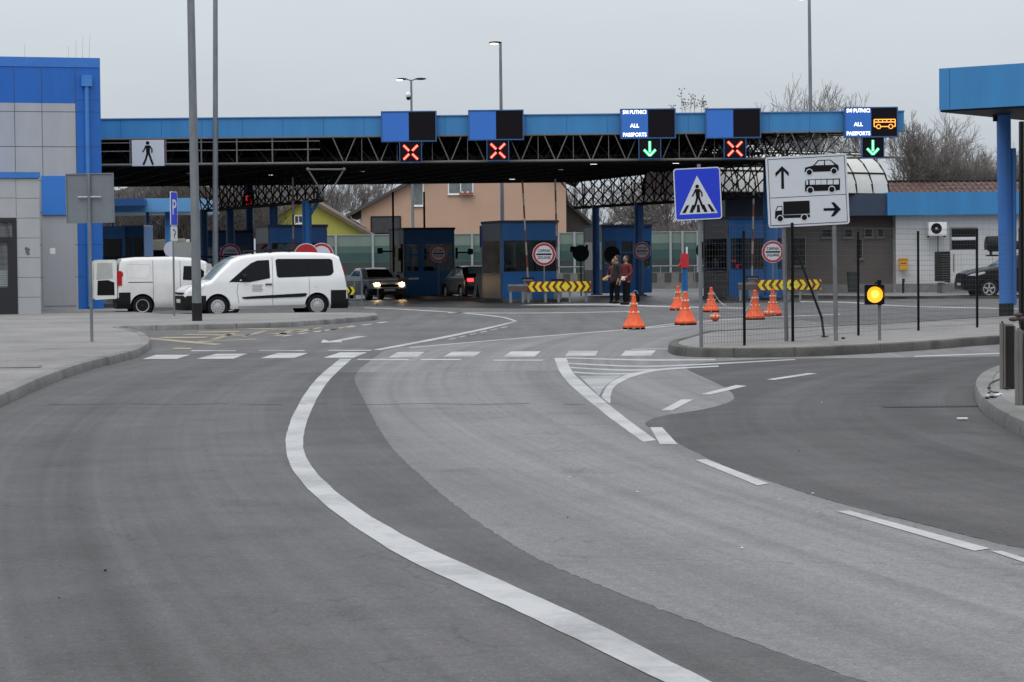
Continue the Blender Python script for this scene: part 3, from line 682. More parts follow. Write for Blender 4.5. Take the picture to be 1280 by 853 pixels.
# local x = along facade (to the right), facade runs to -x; local y = depth
H = 8.72
wb = .0
b = MB(); b.box(-11, 0, .02, 12, 0, H - .35); b.build('wall', M_panel, lb)
b = MB(); b.box(-11.02, .0, -.05, .3, H - .33, H); b.box(-.05, .0, .3, 12, H - .33, H); b.build('roof_edge', mat('roof_edge_blue', (.04, .18, .55), .4), lb)
b = MB()
b.box(-11, -.86, -.03, .018, H - 1.56, H - .345); b.box(-.855, .0, -.03, .018, .12, H - .345)
b.box(-.06, .002, .02, 12, .1, H - .345)
b.build('blue_cladding', M_deep, lb)
b = MB()
z = H - 1.56
for zz in (H - 1.86, H - 3.05, H - 4.2, H - 5.3, H - 6.4, H - 7.5): b.box(-11, .0, -.033, -.028, zz, zz + .018)
for zz in (H - 1.45,): b.box(-.855, 0, -.034, -.0305, zz, zz + .015)
for xx in (-.862, -2.0, -2.92, -4.86, -6.8): b.box(xx, xx + .016, -.034, -.029, 3.2, H - .4)
b.build('panel_joint', M_joint, lb)
b = MB(); b.box(-11, -.86, -.03, .018, .12, H - 1.562); b.build('grey_panel', M_panel, lb)
b = MB(); b.box(-2.05, -.95, -.14, -.032, 3.35, 4.68); b.build('blue_box', mat('blue_box_face', (.035, .19, .60), .35, var=.03), lb)
b = MB(); b.box(-2.05, -.95, -.06, -.0335, .25, 3.34); b.build('plain_door', mat('plain_grey_sheet', (.36, .365, .39), .5, var=.08, scale=1.2, streak=.6), lb)
b = MB(); b.box(-1.80, -1.62, -.066, -.061, 2.02, 2.22); b.build('paper_notice', M_white, lb)
b = MB(); b.box(-11, .05, -.10, .6, 0, .115); b.build('plinth', A_kerbd, lb)
b = MB(); b.tube((-.48, -.12, .2), (-.48, -.12, H - .95), .075, n=12); b.box(-.66, -.30, -.22, -.032, H - .98, H - .60)
for zz in (2.0, 4.5, 7.0): b.box(-.57, -.39, -.05, -.03, zz, zz + .04)
b.build('downpipe', mat('pipe_blue', (.05, .21, .56), .4), lb, smooth=True)
fb = thing('entrance_block', 'low pale panelled block with dark glass door at left edge', 'building', G(51.5, 397.5), DIRL)
b = MB(); b.box(-6, 0, .03, 9, 0, 4.32); b.build('wall', M_panel, fb)
b = MB(); b.box(-6.03, .03, -.06, 9, 4.32, 4.50); b.build('roof_edge', mat('roof_edge_blue', ()), fb)
b = MB()
for k in range(7): b.box(-.70, 0, 0, .032, .04 + k * .61, .04 + k * .61 + .595)
for k in range(2):
    for x0 in (-6, -4.3, -2.55): b.box(x0, x0 + 1.73 if x0 < -2.6 else -.715, 0, .032, 3.1 + k * .61, 3.1 + k * .61 + .595)
b.build('grey_panel', M_panel, fb)
d_ = MB(); d_.box(-.83, -.71, -.03, .1, .02, 3.08); d_.box(-3.2, -.83, -.03, .1, 2.96, 3.08); d_.box(-3.2, -.83, -.03, .1, 2.36, 2.50); d_.box(-3.2, -.83, -.03, .1, .02, .95); d_.box(-.98, -.83, -.03, .1, .95, 2.36); d_.box(-2.1, -1.95, -.03, .1, .95, 2.96)
dr = d_.build('door', mat('door_black', (.018, .02, .024), .4), fb)
b = MB(); b.box(-3.2, -.83, .03, .05, .9, 2.98); b.build('glass', mat('door_glass', (.10, .13, .15), .08, spec=.7), dr)
b = MB()
for k in range(9): b.box(-1.9, -1.0, .015, .022, 1.0 + k * .055, 1.03 + k * .055)
b.build('blind', mat('blind', (.35, .38, .38), .6), dr)
b = MB()
for (px_, pz) in ((-.42, 2.15), (-.40, 2.05), (-.37, 2.0), (-.36, 2.12)): b.sphere((px_, -.01, pz), .05, 6, sc=(1, .3, 1))
b.build('bell_push', mat('bell_grey', (.12, .12, .12), .5), fb)

# ================================================================== right service building (behind the fence)
Ce = V(1120, 366, 106); Ce.z = .1
rb = thing('service_building', 'low white-walled building with blue fascia and roof vault behind the fence', 'building', Ce, R(3))
M_tile = mat('white_tile_wall', (.62, .63, .64), .5, var=.06, bump=.1)
M_taupe = mat('shaded_taupe_plaster', (.110, .094, .084), .8, var=.12, scale=1.2)  # taupe, darkened further in the colour for the canopy's shade
b = MB(); b.box(0, 14, 0, 8, 0, 3.4); b.build('wall', M_tile, rb)
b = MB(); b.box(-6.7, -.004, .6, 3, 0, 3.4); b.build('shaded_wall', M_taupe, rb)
b = MB()
for k in range(16): b.box(0, 14, -.003, .0, .2 + k * .2, .207 + k * .2)
for k in range(48): b.box(.0 + k * .3, .006 + k * .3, -.0035, .0, .0, 3.38)
b.build('tile_joint', mat('tile_joint', (.40, .40, .41), .8), rb)
b = MB(); b.box(-.46, 14, -.5, 8.2, 3.4, 4.40); b.build('fascia', M_blue, rb)
b = MB(); b.box(-7.6, -.465, -.3, 3.2, 3.4, 4.34); b.build('shaded_fascia', mat('canopy_shade_blue', (.030, .050, .088), .5), rb)  # fascia coloured dark to paint in the canopy's shade
b = MB(); b.box(0, 14, -.02, 0, 0, .38); b.box(-6.7, 0, .57, .6, 0, .38); b.build('plinth', mat('plinth_grey', (.2, .2, .2), .8, var=.25), rb)
def window(parent, x0, x1, z0, z1, y=-.02, fm=M_white, gm=M_dglass, mull=1, fr=.06):
    b = MB()
    b.box(x0, x1, y - .04, y + .02, z0, z0 + fr); b.box(x0, x1, y - .04, y + .02, z1 - fr, z1); b.box(x0, x0 + fr, y - .04, y + .02, z0 + fr, z1 - fr); b.box(x1 - fr, x1, y - .04, y + .02, z0 + fr, z1 - fr)
    for k in range(1, mull + 1): xm = x0 + (x1 - x0) * k / (mull + 1); b.box(xm - fr * .4, xm + fr * .4, y - .038, y + .02, z0 + fr, z1 - fr)
    b.box(x0 - .05, x1 + .05, y - .10, y + .0, z0 - .05, z0 - .002)
    f = b.build('window', fm, parent); b = MB(); b.box(x0 + fr, x1 - fr, y - .01, y + .015, z0 + fr, z1 - fr); b.build('pane', gm, f); return f
window(rb, 2.42, 3.66, 1.82, 2.86, fm=mat('alu_frame', (.30, .31, .31), .4, .3), mull=0)
b = MB(); b.box(2.48, 3.60, -.07, -.035, 2.28, 2.42); b.build('sun_blind', M_white, rb.children[-1])
for (x0, x1, z0, z1) in ((-1.62, -1.36, 1.5, 2.4), (-1.3, -.9, 2.45, 2.85), (-2.2, -1.8, 2.45, 2.85), (-.7, -.4, 2.45, 2.85), (-4.6, -3.9, 1.2, 2.5), (-6.3, -5.5, 1.2, 2.5), (-3.2, -2.7, 2.45, 2.85)):
    window(rb, x0, x1, z0, z1, y=.58, fm=mat('old_frame', (.16, .155, .15), .6), mull=0, fr=.04)
# barrel-vaulted rooflight
t = thing('glass_vault', 'curved translucent rooflight with dark ribs on the service building roof', 'rooflight', (0, 0, 0))
e_ = V(1096, 245, 107.5); ax = Vector((.80, .60, 0)); pn = Vector((ax.y, -ax.x, 0)); RR = 1.95; LB = 11
def vp(s, a): return Vector((e_.x, e_.y, e_.z)) - pn * RR * .62 + ax * (-s) + pn * (RR * math.cos(a)) + Vector((0, 0, RR * math.sin(a)))
b = MB(); NA = 12; vv = []
for s in (0, LB):
    for k in range(NA + 1): vv.append(vp(s, math.pi * k / NA))
b.add(vv, [(k, k + 1, k + NA + 2, k + NA + 1) for k in range(NA)] + [tuple(range(NA + 1))])
b.build('glazing', mat('polycarbonate_sheet', (.55, .55, .52), .35, var=.08), t, smooth=True)
b = MB()
for i in range(12):
    s = i * 1.0
    for k in range(NA): b.tube(vp(s, math.pi * k / NA) * 1.0005, vp(s, math.pi * (k + 1) / NA), .05, n=5)
for a in (.02, .52, 1.2, 1.57): b.tube(vp(0, a) , vp(LB, a), .045, n=5)
b.build('rib', M_black, t)
# ================================================================== booths
M_bdark = mat('booth_inside', (.03, .03, .033), .8)
M_bgrey = mat('booth_grey_metal', (.13, .135, .145), .35, .5, var=.1)
def booth(px, Y, zb, ht, label, nwin=1, w_=2.42, l_=2.6, col=M_booth):
    """local origin: near left corner on the ground; x right, y along the lane"""
    c = V(px, 340, Y); t = thing('customs_booth', label, 'booth', (c.x, c.y, zb), DIRL, 'customs booths between the lanes')
    zl, zu = 1.12, 2.36; p = .09
    b = MB()
    b.box(0, w_, 0, .05, .0, zl); b.box(0, w_, l_ - .05, l_, 0, zl); b.box(w_ - .05, w_, .05, l_ - .05, 0, zl)
    b.box(0, w_, 0, .05, zu, ht - .06); b.box(0, w_, l_ - .05, l_, zu, ht - .06); b.box(w_ - .05, w_, .05, l_ - .05, zu, ht - .06)
    for (x, y) in ((.05, 0), (w_ - p, 0), (.05, l_ - p), (w_ - p, l_ - p)): b.box(x, x + p - .003, y + .001, y + p, zl, zu)
    if nwin > 1:
        for k in range(1, nwin): xm = w_ * k / nwin; b.box(xm - .13, xm + .13, .001, .06, zl, zu)
        b.box(.3, w_ - .1, .002, .04, 1.82, 1.90)
    b.build('wall', col, t, bevel=.012)
    b = MB(); b.box(0, .05, .05, l_ - .05, 0, zl - .05); b.box(0, .05, .05, l_ - .05, zu, ht - .06); b.box(-.01, .045, .0, .09, 0, ht - .07)
    b.box(-.01, .045, l_ - .09, l_, 0, ht - .07); b.build('side_wall', M_bgrey, t)
    b = MB(); b.box(.0, .02, .09, l_ - .09, zl - .05, zu); b.box(p + .05, w_ - p, .015, .03, zl, zu); b.box(p, w_ - p, l_ - .03, l_ - .015, zl, zu); b.box(w_ - .03, w_ - .015, p, l_ - p, zl, zu); b.build('window', M_glass, t)
    b = MB(); b.box(-.04, w_ + .04, -.06, l_ + .04, ht - .06, ht + .05); b.build('roof', mat('booth_roof', (.02, .035, .08), .5), t, bevel=.02)
    b = MB(); b.box(.2, w_ - .15, .1, .6, .9, .95); b.box(.25, .5, .15, .5, .1, .9); b.box(.6, .95, .25, .32, 1.0, 1.28); b.box(1.3, 1.75, 1.2, 1.7, .1, 1.35); b.box(.05, .6, 1.9, 2.4, .1, 1.9); b.build('desk', M_bdark, t)
    b = MB(); b.box(.05, w_ - .05, .05, l_ - .05, .02, .08); b.build('floor', M_bdark, t)
    b = MB(); b.box(-.22, .0, .5, 1.7, zl - .09, zl - .05); b.build('side_counter', M_galv, t)
    return t
booth(626, 96.0, .10, 3.12, 'bright blue booth in the centre behind the striped chevron guard')
booth(505, 110.0, .14, 3.05, 'dark navy booth beside the silver car with headlights on', 3)
booth(753, 110.0, .14, 3.10, 'dark navy booth behind the man in the red jacket', 3)
booth(910, 96.0, .10, 3.18, 'blue booth behind the orange cones, right of the crossing sign')
booth(336, 96.5, .10, 3.05, 'blue booth rising behind the parked white passenger van')
booth(250, 110.0, .10, 3.05, 'almost black booth behind the two tall grey poles', 3)
# small blue sign on a pole left of the centre booth
# ================================================================== round customs signs
def round_sign(px, py, Y, rad, l1, l2, label, post=True, back=False, red_full=False, dark=False, lean=0):
    c = V(px, py, Y); t = thing('round_sign', label, 'road sign', (c.x, c.y, 0), 0)
    if post: b = MB(); b.tube((0, .03, .1), (0, .03, c.z + rad * .8), .03, n=8); b.build('post', M_galv if not dark else M_dark, t)
    def ring(r0, r1, y0, y1, m, nm):
        b = MB()
        if r0 == 0: disc(b, 0, c.z, r1, y0, y1, n=32)
        else:
            n = 32
            for k in range(n):
                a0, a1 = 2 * math.pi * k / n, 2 * math.pi * (k + 1) / n
                b.prism([(r0 * math.cos(a0), c.z + r0 * math.sin(a0)), (r1 * math.cos(a0), c.z + r1 * math.sin(a0)), (r1 * math.cos(a1), c.z + r1 * math.sin(a1)), (r0 * math.cos(a1), c.z + r0 * math.sin(a1))], y0, y1)
        return b.build(nm, m, t)
    if back: ring(0, rad, -.02, .0, M_dark, 'disc'); return t
    ring(0, rad, -.02, .0, M_signw, 'disc')
    if red_full:
        ring(0, rad * .94, -.024, -.0205, M_red, 'red_face'); b = MB(); b.box(-rad * .7, rad * .7, -.03, -.0245, c.z - rad * .17, c.z + rad * .17); b.build('white_bar', M_signw, t); return t
    ring(rad * .76, rad * .95, -.026, -.0205, M_red, 'red_ring')
    b = MB(); b.box(-rad * .66, rad * .66, -.028, -.0205, c.z - rad * .07, c.z + rad * .07); b.build('bar', M_signblk, t)
    if l1:
        for s_, dz in ((l1, .30), (l2, -.30)):
            text_part('lettering', s_, rad * .36, M_signblk, t, (0, -.024, c.z + dz * rad), bold=.002, fit=rad * 1.10)
    return t
round_sign(680, 318, 93.6, .45, 'CARINA', 'DOUANE', 'round white customs sign with red rim before the centre blue booth')
round_sign(966, 315, 92.8, .43, 'CARINA', 'DOUANE', 'round white customs sign with red rim beside the direction board post')
round_sign(802.5, 314, 103, .38, 'STOP', 'POLICIJA', 'round white police stop sign with red rim on the navy booth')
round_sign(548, 317, 108, .40, 'STOP', 'POLICIJA', 'dim round stop sign in front of the navy booth beside the silver car')
round_sign(288, 318, 100, .44, 'CARINA', 'DOUANE', 'dim pinkish round customs sign behind the front of the white van')
round_sign(383, 320, 88, .46, '', '', 'red no-entry disc showing above the van roof, left of its pair', red_full=True)
round_sign(402, 319, 88.6, .45, '', '', 'red-rimmed white disc showing above the rear of the van roof')
round_sign(726, 317, 104, .36, '', '', 'dark back of a round sign left of the navy booth and its red-jacket man', back=True, dark=True)
round_sign(765, 318, 107, .36, '', '', 'dark round sign back before the right navy booth window', back=True, dark=True)
round_sign(881, 313, 100, .37, '', '', 'dark round sign back beside the post of the crossing sign', back=True, dark=True)
# lane mirrors / cameras on arms
for i, (px, py, Y, s, lb_) in enumerate(((475, 314, 108, 1, 'dark camera on a horizontal arm left of the booth by the silver car'), (588, 315, 108, -1, 'dark camera on a horizontal arm right of the booth by the silver car'), (716, 312, 107, 1, 'dark camera on an arm behind the centre blue booth'))):
    c = V(px, py, Y); t = thing('lane_camera', lb_, 'camera', (c.x, c.y, c.z))
    b = MB(); b.box(-.12, .12, -.1, .15, -.12, .14); b.build('housing', M_black, t, bevel=.02)
    b = MB(); b.tube((s * .1, 0, -.02), (s * .62, 0, -.02), .035, n=6); b.tube((s * .62, 0, .2), (s * .62, 0, -.3), .06, n=6); b.build('arm', M_black, t)
c = V(603.5, 305, 100); t = thing('blue_sign', 'small narrow blue and white sign on the left edge of the centre booth', 'sign', (c.x, c.y, 0))
b = MB(); b.box(-.13, .13, 0, .03, c.z - .15, c.z + .75); b.build('blue_panel', M_signblue, t)
b = MB(); b.box(-.11, .11, 0, .03, c.z - .45, c.z - .155); b.build('white_panel', M_signw, t)
b = MB(); b.tube((0, .05, .1), (0, .05, c.z + .6), .025, n=6); b.build('post', M_galv, t)

# ================================================================== raised barrier booms
M_rw = mat('boom_white', (.36, .33, .30), .6, var=.2); M_rust = mat('boom_red', (.17, .055, .035), .6, var=.3)
def boom(p0, p1, base, Y, label, cab=True):
    a, b_ = V(*p0, Y), V(*p1, Y); t = thing('barrier_boom', label, 'barrier', (a.x, a.y, 0))
    a0 = Vector((0, 0, a.z)); d = Vector((b_.x - a.x, 0, b_.z - a.z)); n = max(3, int(d.length / .45))
    b = MB()
    for k in range(n): b.tube(a0 + d * (k / n), a0 + d * ((k + 1) / n), .038, n=8, mi=k % 2)
    b.build('boom', [M_rw, M_rust], t)
    if cab:
        b = MB(); b.box(-.16, .16, -.15, .15, .1, a.z - .05); b.box(-.2, .2, -.19, .19, a.z - .05, a.z + .02); b.build('cabinet', M_galv, t, bevel=.01)
        b = MB(); b.tube((-.25, -.1, a.z + .05), (.25, -.1, a.z + .05), .05, n=8); b.build('hinge', M_dark, t)
    return t
boom((660, 350), (653, 226), 0, 94.4, 'raised red and white boom leaning slightly at the centre booth left side')
boom((697, 352), (694, 224), 0, 95.2, 'raised upright red and white boom at the centre booth right side')
boom((940, 348), (942, 240), 0, 94.2, 'raised red and white boom before the right-hand blue booth')
boom((367, 330), (366, 222), 0, 95, 'raised rusty red boom standing behind the white passenger van')
a, b_ = V(432, 351.5, 98.0), V(523, 348.5, 100)
t = thing('barrier_boom', 'lowered white and red boom lying across the silver car front', 'barrier', (a.x, a.y, 0))
b = MB(); d = b_ - a
for k in range(7): b.tube(Vector((0, 0, a.z)) + d * (k / 7), Vector((0, 0, a.z)) + d * ((k + 1) / 7), .045, n=8, mi=k % 2 if k > 3 else 0)
b.build('boom', [M_rw, M_rust], t)
b = MB(); b.box(-.2, .15, -.15, .15, .1, a.z + .15); b.build('cabinet', M_galv, t, bevel=.01)
b = MB(); b.tube((1.3, .15, .1), (1.3, .15, a.z - .05), .025, n=6); b.build('support_leg', M_galv, t)
# dark posts
for (px, py0, py1, Y, lb_) in ((491, 240, 282, 111, 'thin black mast rising above the left edge of a navy booth'), (530, 240, 281, 112, 'thin black mast rising from the middle of the navy booth by the silver car'), (694, 230, 300, 101, None), (1129, 352, 368, 104, 'short dark post before the white tiled wall'),):
    if not lb_: continue
    c = V(px, py0, Y); c2 = V(px, py1, Y); lo = .1
    t = tag(MB().tube((0, 0, lo), (0, 0, c.z), .05, n=8).build('mast' if py0 < 300 else 'short_post', M_black), lb_, 'mast' if py0 < 300 else 'post'); t.location = (c.x, c.y, 0)

# ================================================================== chevron guards
M_guard = mat('guard_rust_wood', (.10, .075, .065), .7, var=.3)
def chevron_guard(px, py, Y, w_, label, rail=0):
    c = V(px, py, Y); t = thing('chevron_guard', label, 'crash guard', (c.x, c.y, 0), 0, 'striped guards at the island noses')
    hh = .20; W2 = w_ / 2; z = c.z
    def yb(x): return -.25 * math.cos(min(1, abs(x) / W2) * math.pi / 2) ** .6
    N = 40; b = MB(); v = []
    for k in range(N + 1):
        x = -W2 + w_ * k / N; v += [(x, yb(x) - .0, z - hh), (x, yb(x), z + hh)]
    b.add(v, [(2 * k, 2 * k + 2, 2 * k + 3, 2 * k + 1) for k in range(N)])
    v2 = [(x, y + .04, zz) for x, y, zz in v]; b.add(v2, [(2 * k, 2 * k + 1, 2 * k + 3, 2 * k + 2) for k in range(N)])
    b.build('board', mat('chevron_red', (.20, .012, .012), .5), t)
    b = MB(); pitch = .262; bw = .15
    def strip(f, m_):       # f(z-frac) -> x span; follows the curve
        n = 6; v = []
        for k in range(n + 1):
            q = -1 + 2 * k / n; x0, x1 = f(q)
            for x in (x0, x1): x = max(-W2, min(W2, x)); v.append((x, yb(x) - .006, z + q * hh * .96))
        b.add(v, [(2 * k, 2 * k + 1, 2 * k + 3, 2 * k + 2) for k in range(n)])
    ctr = W2 * .22
    strip(lambda q: (ctr - .17 * (1 - abs(q)), ctr + .17 * (1 - abs(q))), 0)
    for k in range(1, 8):
        xl = ctr - k * pitch - .02
        if xl - .10 > -W2: strip(lambda q, xl=xl: (xl - .12 + .13 * abs(q), xl + .02 + .13 * abs(q)), 0)
        xr = ctr + k * pitch + .02
        if xr - .1 < W2: strip(lambda q, xr=xr: (xr - .02 - .13 * abs(q), xr + .12 - .13 * abs(q)), 0)
    b.build('chevrons', M_yel, t)
    for x in (-W2 * .92, -W2 * .4, 0, W2 * .35, W2 * .85):
        b = MB(); b.box(x - .05, x + .05, yb(x) + .05, yb(x) + .13, 0.02, z - hh * .5); b.build('leg', M_galv, t)
    if rail:
        b = MB(); b.box(-W2 - rail, -W2 + .1, -.05, .05, z - .18, z + .02, 0); b.box(-W2 - rail, -W2 + .1, -.06, .06, z + .02, z + .10, 1); b.build('rail', [M_guard, M_galv], t)
        for x in (-W2 - rail + .1, -W2 - .12): b = MB(); b.box(x - .05, x + .05, -.04, .04, .02, z - .18); b.build('leg', M_galv, t)
    return t
chevron_guard(698, 358.3, 93.2, 2.52, 'curved red and yellow chevron board before the centre blue booth', .7)
chevron_guard(985, 356.2, 92.0, 2.55, 'curved red and yellow chevron board seen through the mesh fence', .65)
# the third guard: end of a chevron board and tube frame right behind the van
c = V(441, 361, 91); t = thing('tube_guard', 'grey tube guard frame with a yellow and black chevron end behind the van', 'crash guard', (c.x, c.y, 0))
b = MB()
for x in (-.25, .05, .34): b.tube((x, 0, .0), (x, 0, .95), .03, n=6)
for z in (.25, .95): b.tube((-.6, 0, z), (.36, 0, z), .03, n=6)
b.box(-.6, .36, -.02, .02, .98, 1.12); b.build('frame', M_galv, t)
b = MB(); b.box(-.62, .05, -.1, -.06, .42, .72); bd = b.build('board', M_signblk, t)
b = MB()
for k in range(3):
    x = -.5 + k * .2; b.prism([(x, .42), (x + .1, .42), (x + .19, .57), (x + .1, .72), (x, .72), (x + .09, .57)], -.105, -.1005)
b.build('chevrons', M_yel, bd)
c = V(596, 355, 101); t = thing('deflector_plate', 'pale slanted metal guard plates beside the dark car with red light', 'crash guard', (c.x, c.y, 0))
b = MB(); b.prism([(-.18, .1), (-.05, .1), (.06, 1.15), (-.02, 1.1)], -.05, .1); b.build('plate', mat('guard_plate', (.20, .20, .20), .5, .3), t)
b = MB(); b.prism([(.12, .1), (.34, .1), (.42, 1.12), (-.02, 1.15)], .0, .12); b.build('plate', mat('guard_plate', ()), t)

# ================================================================== signs on posts
def framed_plate(t, w_, h_, m_face, m_rim, y=0, cz=0, rim=.02, name='board'):
    def rr(w2, h2, r=.05):
        o_ = []
        for (sx_, sz, a0) in ((1, 1, 0), (-1, 1, 90), (-1, -1, 180), (1, -1, 270)):
            for k in range(5): a = R(a0 + k * 22.5); o_.append((sx_ * (w2 - r) + r * math.cos(a), cz + sz * (h2 - r) + r * math.sin(a)))
        return o_
    b = MB(); b.prism(rr(w_ / 2, h_ / 2), y, y + .02); o = b.build(name, m_rim, t)
    b = MB(); b.prism(rr(w_ / 2 - rim, h_ / 2 - rim, .035), y - .002, y - .0002); b.build('face', m_face, o); return o
# crossing sign
g = G(877, 434.5, .145); t = thing('crossing_sign', 'blue square sign with walking man on zebra stripes in white triangle', 'road sign', g, 0)
b = MB(); b.tube((0, .045, 0), (-.02, .045, 2.93), .030, n=12); b.build('post', M_galv, t, smooth=True)
s = bpy.data.objects.new('sign_panel', None)
c = V(872, 242.5, g.y) - g
fr = framed_plate(t, .75, .83, M_signblue, M_signw, -.0, 0, .018); fr.location = (c.x, -.02, c.z); fr.rotation_euler = (0, R(-2.2), 0)
b = MB(); b.prism([(-.305, -.32), (.305, -.32), (0, .29)], -.004, -.0025); b.build('white_triangle', M_signw, fr)
b = MB(); walker(b, -.0, -.055, .40, -.0085, -.0045)
for x, sl_ in ((-.215, .05), (-.105, .028), (.0, 0), (.105, -.028), (.215, -.05)): b.prism([(x - .028 - sl_ * .4, -.295), (x + .028 - sl_ * .4, -.295), (x + .02 + sl_, -.175), (x - .02 + sl_, -.175)], -.0075 , -.0045)
b.build('walking_man', M_signblk, fr)
b = MB()
for zz in (c.z - .25, c.z + .25): b.box(-.1, .1, .01, .08, zz, zz + .03)
b.build('clamp', M_galv, t)
# direction board
g = G(1014, 426.5, .145); Yd = g.y; t = thing('direction_board', 'white direction board with arrows, car, bus and lorry on two posts', 'road sign', g, 0)
c = V(1009.5, 238.5, Yd) - g; W_, H_ = 1.385, 1.205
for px0, px1, pyb in ((983.5, 978, 427.5), (1045.5, 1042, 425)):
    a = V(px0, pyb, Yd) - g; e = V(px1, 200, Yd) - g; b = MB(); b.tube((a.x, .05, 0), (e.x, .05, e.z), .036, n=12); b.build('post', mat('post_grey', (.20, .205, .215), .5, .3, var=.25, scale=4), t, smooth=True)
fr = framed_plate(t, W_, H_, M_signw, M_signw, 0, 0, .03); fr.location = (c.x, -.0, c.z); fr.rotation_euler = (0, R(-2.4), 0)
K = .002116; ca, sa = math.cos(.040), math.sin(.040)
def Q(zx, zy):
    u, v = (zx - 455) * K, -(zy - 450) * K; return (u * ca + v * sa, -u * sa + v * ca)
b = MB()
e2 = W_ / 2 - .035; f2 = H_ / 2 - .035; th = .009
b.box(-e2, e2, -.005, -.0025, f2 - th, f2); b.box(-e2, e2, -.005, -.0025, -f2, -f2 + th); b.box(-e2, -e2 + th, -.005, -.0025, -f2 + th, f2 - th); b.box(e2 - th, e2, -.005, -.0025, -f2 + th, f2 - th)
b.box(-e2 + th, e2 - th, -.005, -.0025, -.098, -.090); b.build('border', M_signblk, fr)
def PQ(b, pts, d=0): b.prism([Q(*p) for p in pts], -.006 - d, -.0025)
b = MB(); PQ(b, [(243, 433), (266, 433), (264, 290), (302, 333), (305, 303), (250, 250), (196, 306), (198, 336), (243, 290)]); b.build('up_arrow', M_signblk, fr)
b = MB(); PQ(b, [(582, 593), (582, 614), (670, 613), (640, 660), (665, 660), (722, 603), (668, 546), (643, 546), (672, 592)]); b.build('right_arrow', M_signblk, fr)
b = MB()
def wheel(b, x, y, r, d): 
    b.prism([Q(x + (r + 7) * math.cos(2 * math.pi * k / 20), y + (r + 7) * math.sin(2 * math.pi * k / 20)) for k in range(20)], -.008 - d, -.0066, 1)
    b.prism([Q(x + r * math.cos(2 * math.pi * k / 20), y + r * math.sin(2 * math.pi * k / 20)) for k in range(20)], -.010 - d, -.0082 - d, 0)
b.prism([Q(*p) for p in [(430, 300), (436, 265), (502, 248), (540, 205), (640, 203), (705, 252), (708, 285), (700, 295), (500, 300)]], -.006, -.0025)
b.prism([Q(*p) for p in [(515, 247), (546, 213), (588, 212), (588, 246)]], -.008, -.0062, 1); b.prism([Q(*p) for p in [(597, 246), (597, 211), (636, 210), (672, 242), (660, 246)]], -.008, -.0062, 1)
wheel(b, 470, 302, 21, 0); wheel(b, 668, 295, 21, 0); b.build('car_symbol', [M_signblk, M_signw], fr)
b = MB(); b.prism([Q(*p) for p in [(433, 457), (436, 370), (450, 360), (716, 355), (716, 445), (700, 450)]], -.006, -.0025)
for k, x in enumerate((443, 472, 520, 565, 615, 664)): w2 = 16 if k == 0 else 42; b.prism([Q(x, 365), Q(x + w2, 364), Q(x + w2, 402), Q(x, 403)], -.008, -.0062, 1)
wheel(b, 476, 447, 22, 0); wheel(b, 650, 442, 22, 0); b.build('bus_symbol', [M_signblk, M_signw], fr)
b = MB(); b.prism([Q(*p) for p in [(258, 536), (470, 530), (472, 635), (258, 641)]], -.006, -.0025)
b.prism([Q(*p) for p in [(190, 672), (192, 615), (210, 572), (250, 570), (250, 645), (472, 642), (472, 665), (240, 670)]], -.006, -.0025)
b.prism([Q(*p) for p in [(200, 610), (216, 579), (245, 578), (245, 606)]], -.008, -.0062, 1)
wheel(b, 232, 672, 22, 0); wheel(b, 427, 665, 22, 0); b.build('lorry_symbol', [M_signblk, M_signw], fr)
# back of a square sign on the left pavement
g = G(115.5, 427, .125); t = thing('sign_back', 'grey unpainted back of a large square sign on the left pavement', 'road sign', g, 0)
c = V(112.5, 248, g.y) - g
b = MB(); b.tube((0, -.05, 0), (c.x - .01, -.05, c.z + .45), .030, n=12); b.build('post', M_galv, t, smooth=True)
b = MB(); b.box(-.455, .455, 0, .02, -.47, .47, 0)
for (x0, x1, z0, z1) in ((-.455, .455, .45, .47), (-.455, .455, -.47, -.45), (-.455, -.435, -.45, .45), (.435, .455, -.45, .45)): b.box(x0, x1, -.02, -.0, z0, z1)
o = b.build('board', mat('sign_back_grey', (.19, .21, .235), .5, .2, var=.12), t); o.location = (c.x, 0, c.z); o.rotation_euler = (0, R(-.6), 0)
b = MB(); b.tube((-.22, -.045, 0), (.22, -.045, 0), .018, n=8); o2 = b.build('clamp', M_lgrey, t); o2.location = (c.x, 0, c.z + .02)
# parking sign, seen almost edge-on
g = G(219.5, 395, 0.125); g = Vector((g.x * 1.0, g.y, .125)); t = thing('parking_sign', 'narrow-looking blue parking sign turned sideways between the two white vans', 'road sign', g, R(72))
c = V(219.5, 261, g.y) - g
b = MB(); b.tube((0, .04, 0), (0, .04, c.z + .5), .028, n=10); b.build('post', M_galv, t, smooth=True)
o = framed_plate(t, .44, .98, M_signblue, M_signw, 0, 0, .02); o.location = (0, 0, c.z)
text_part('lettering', 'P', .62, M_signw, o, (0, -.004, .02), bold=.006, sx=.9)
o = framed_plate(t, .40, .42, M_signw, M_signw, 0, 0, .01, 'lower_plate'); o.location = (0, 0, c.z - .72)
b = MB(); limb(b, [(-.08, .12), (.04, .08), (.08, -.0), (-.02, -.03), (.02, -.13)], .035, -.005, -.001); b.build('symbol', M_signblk, o)
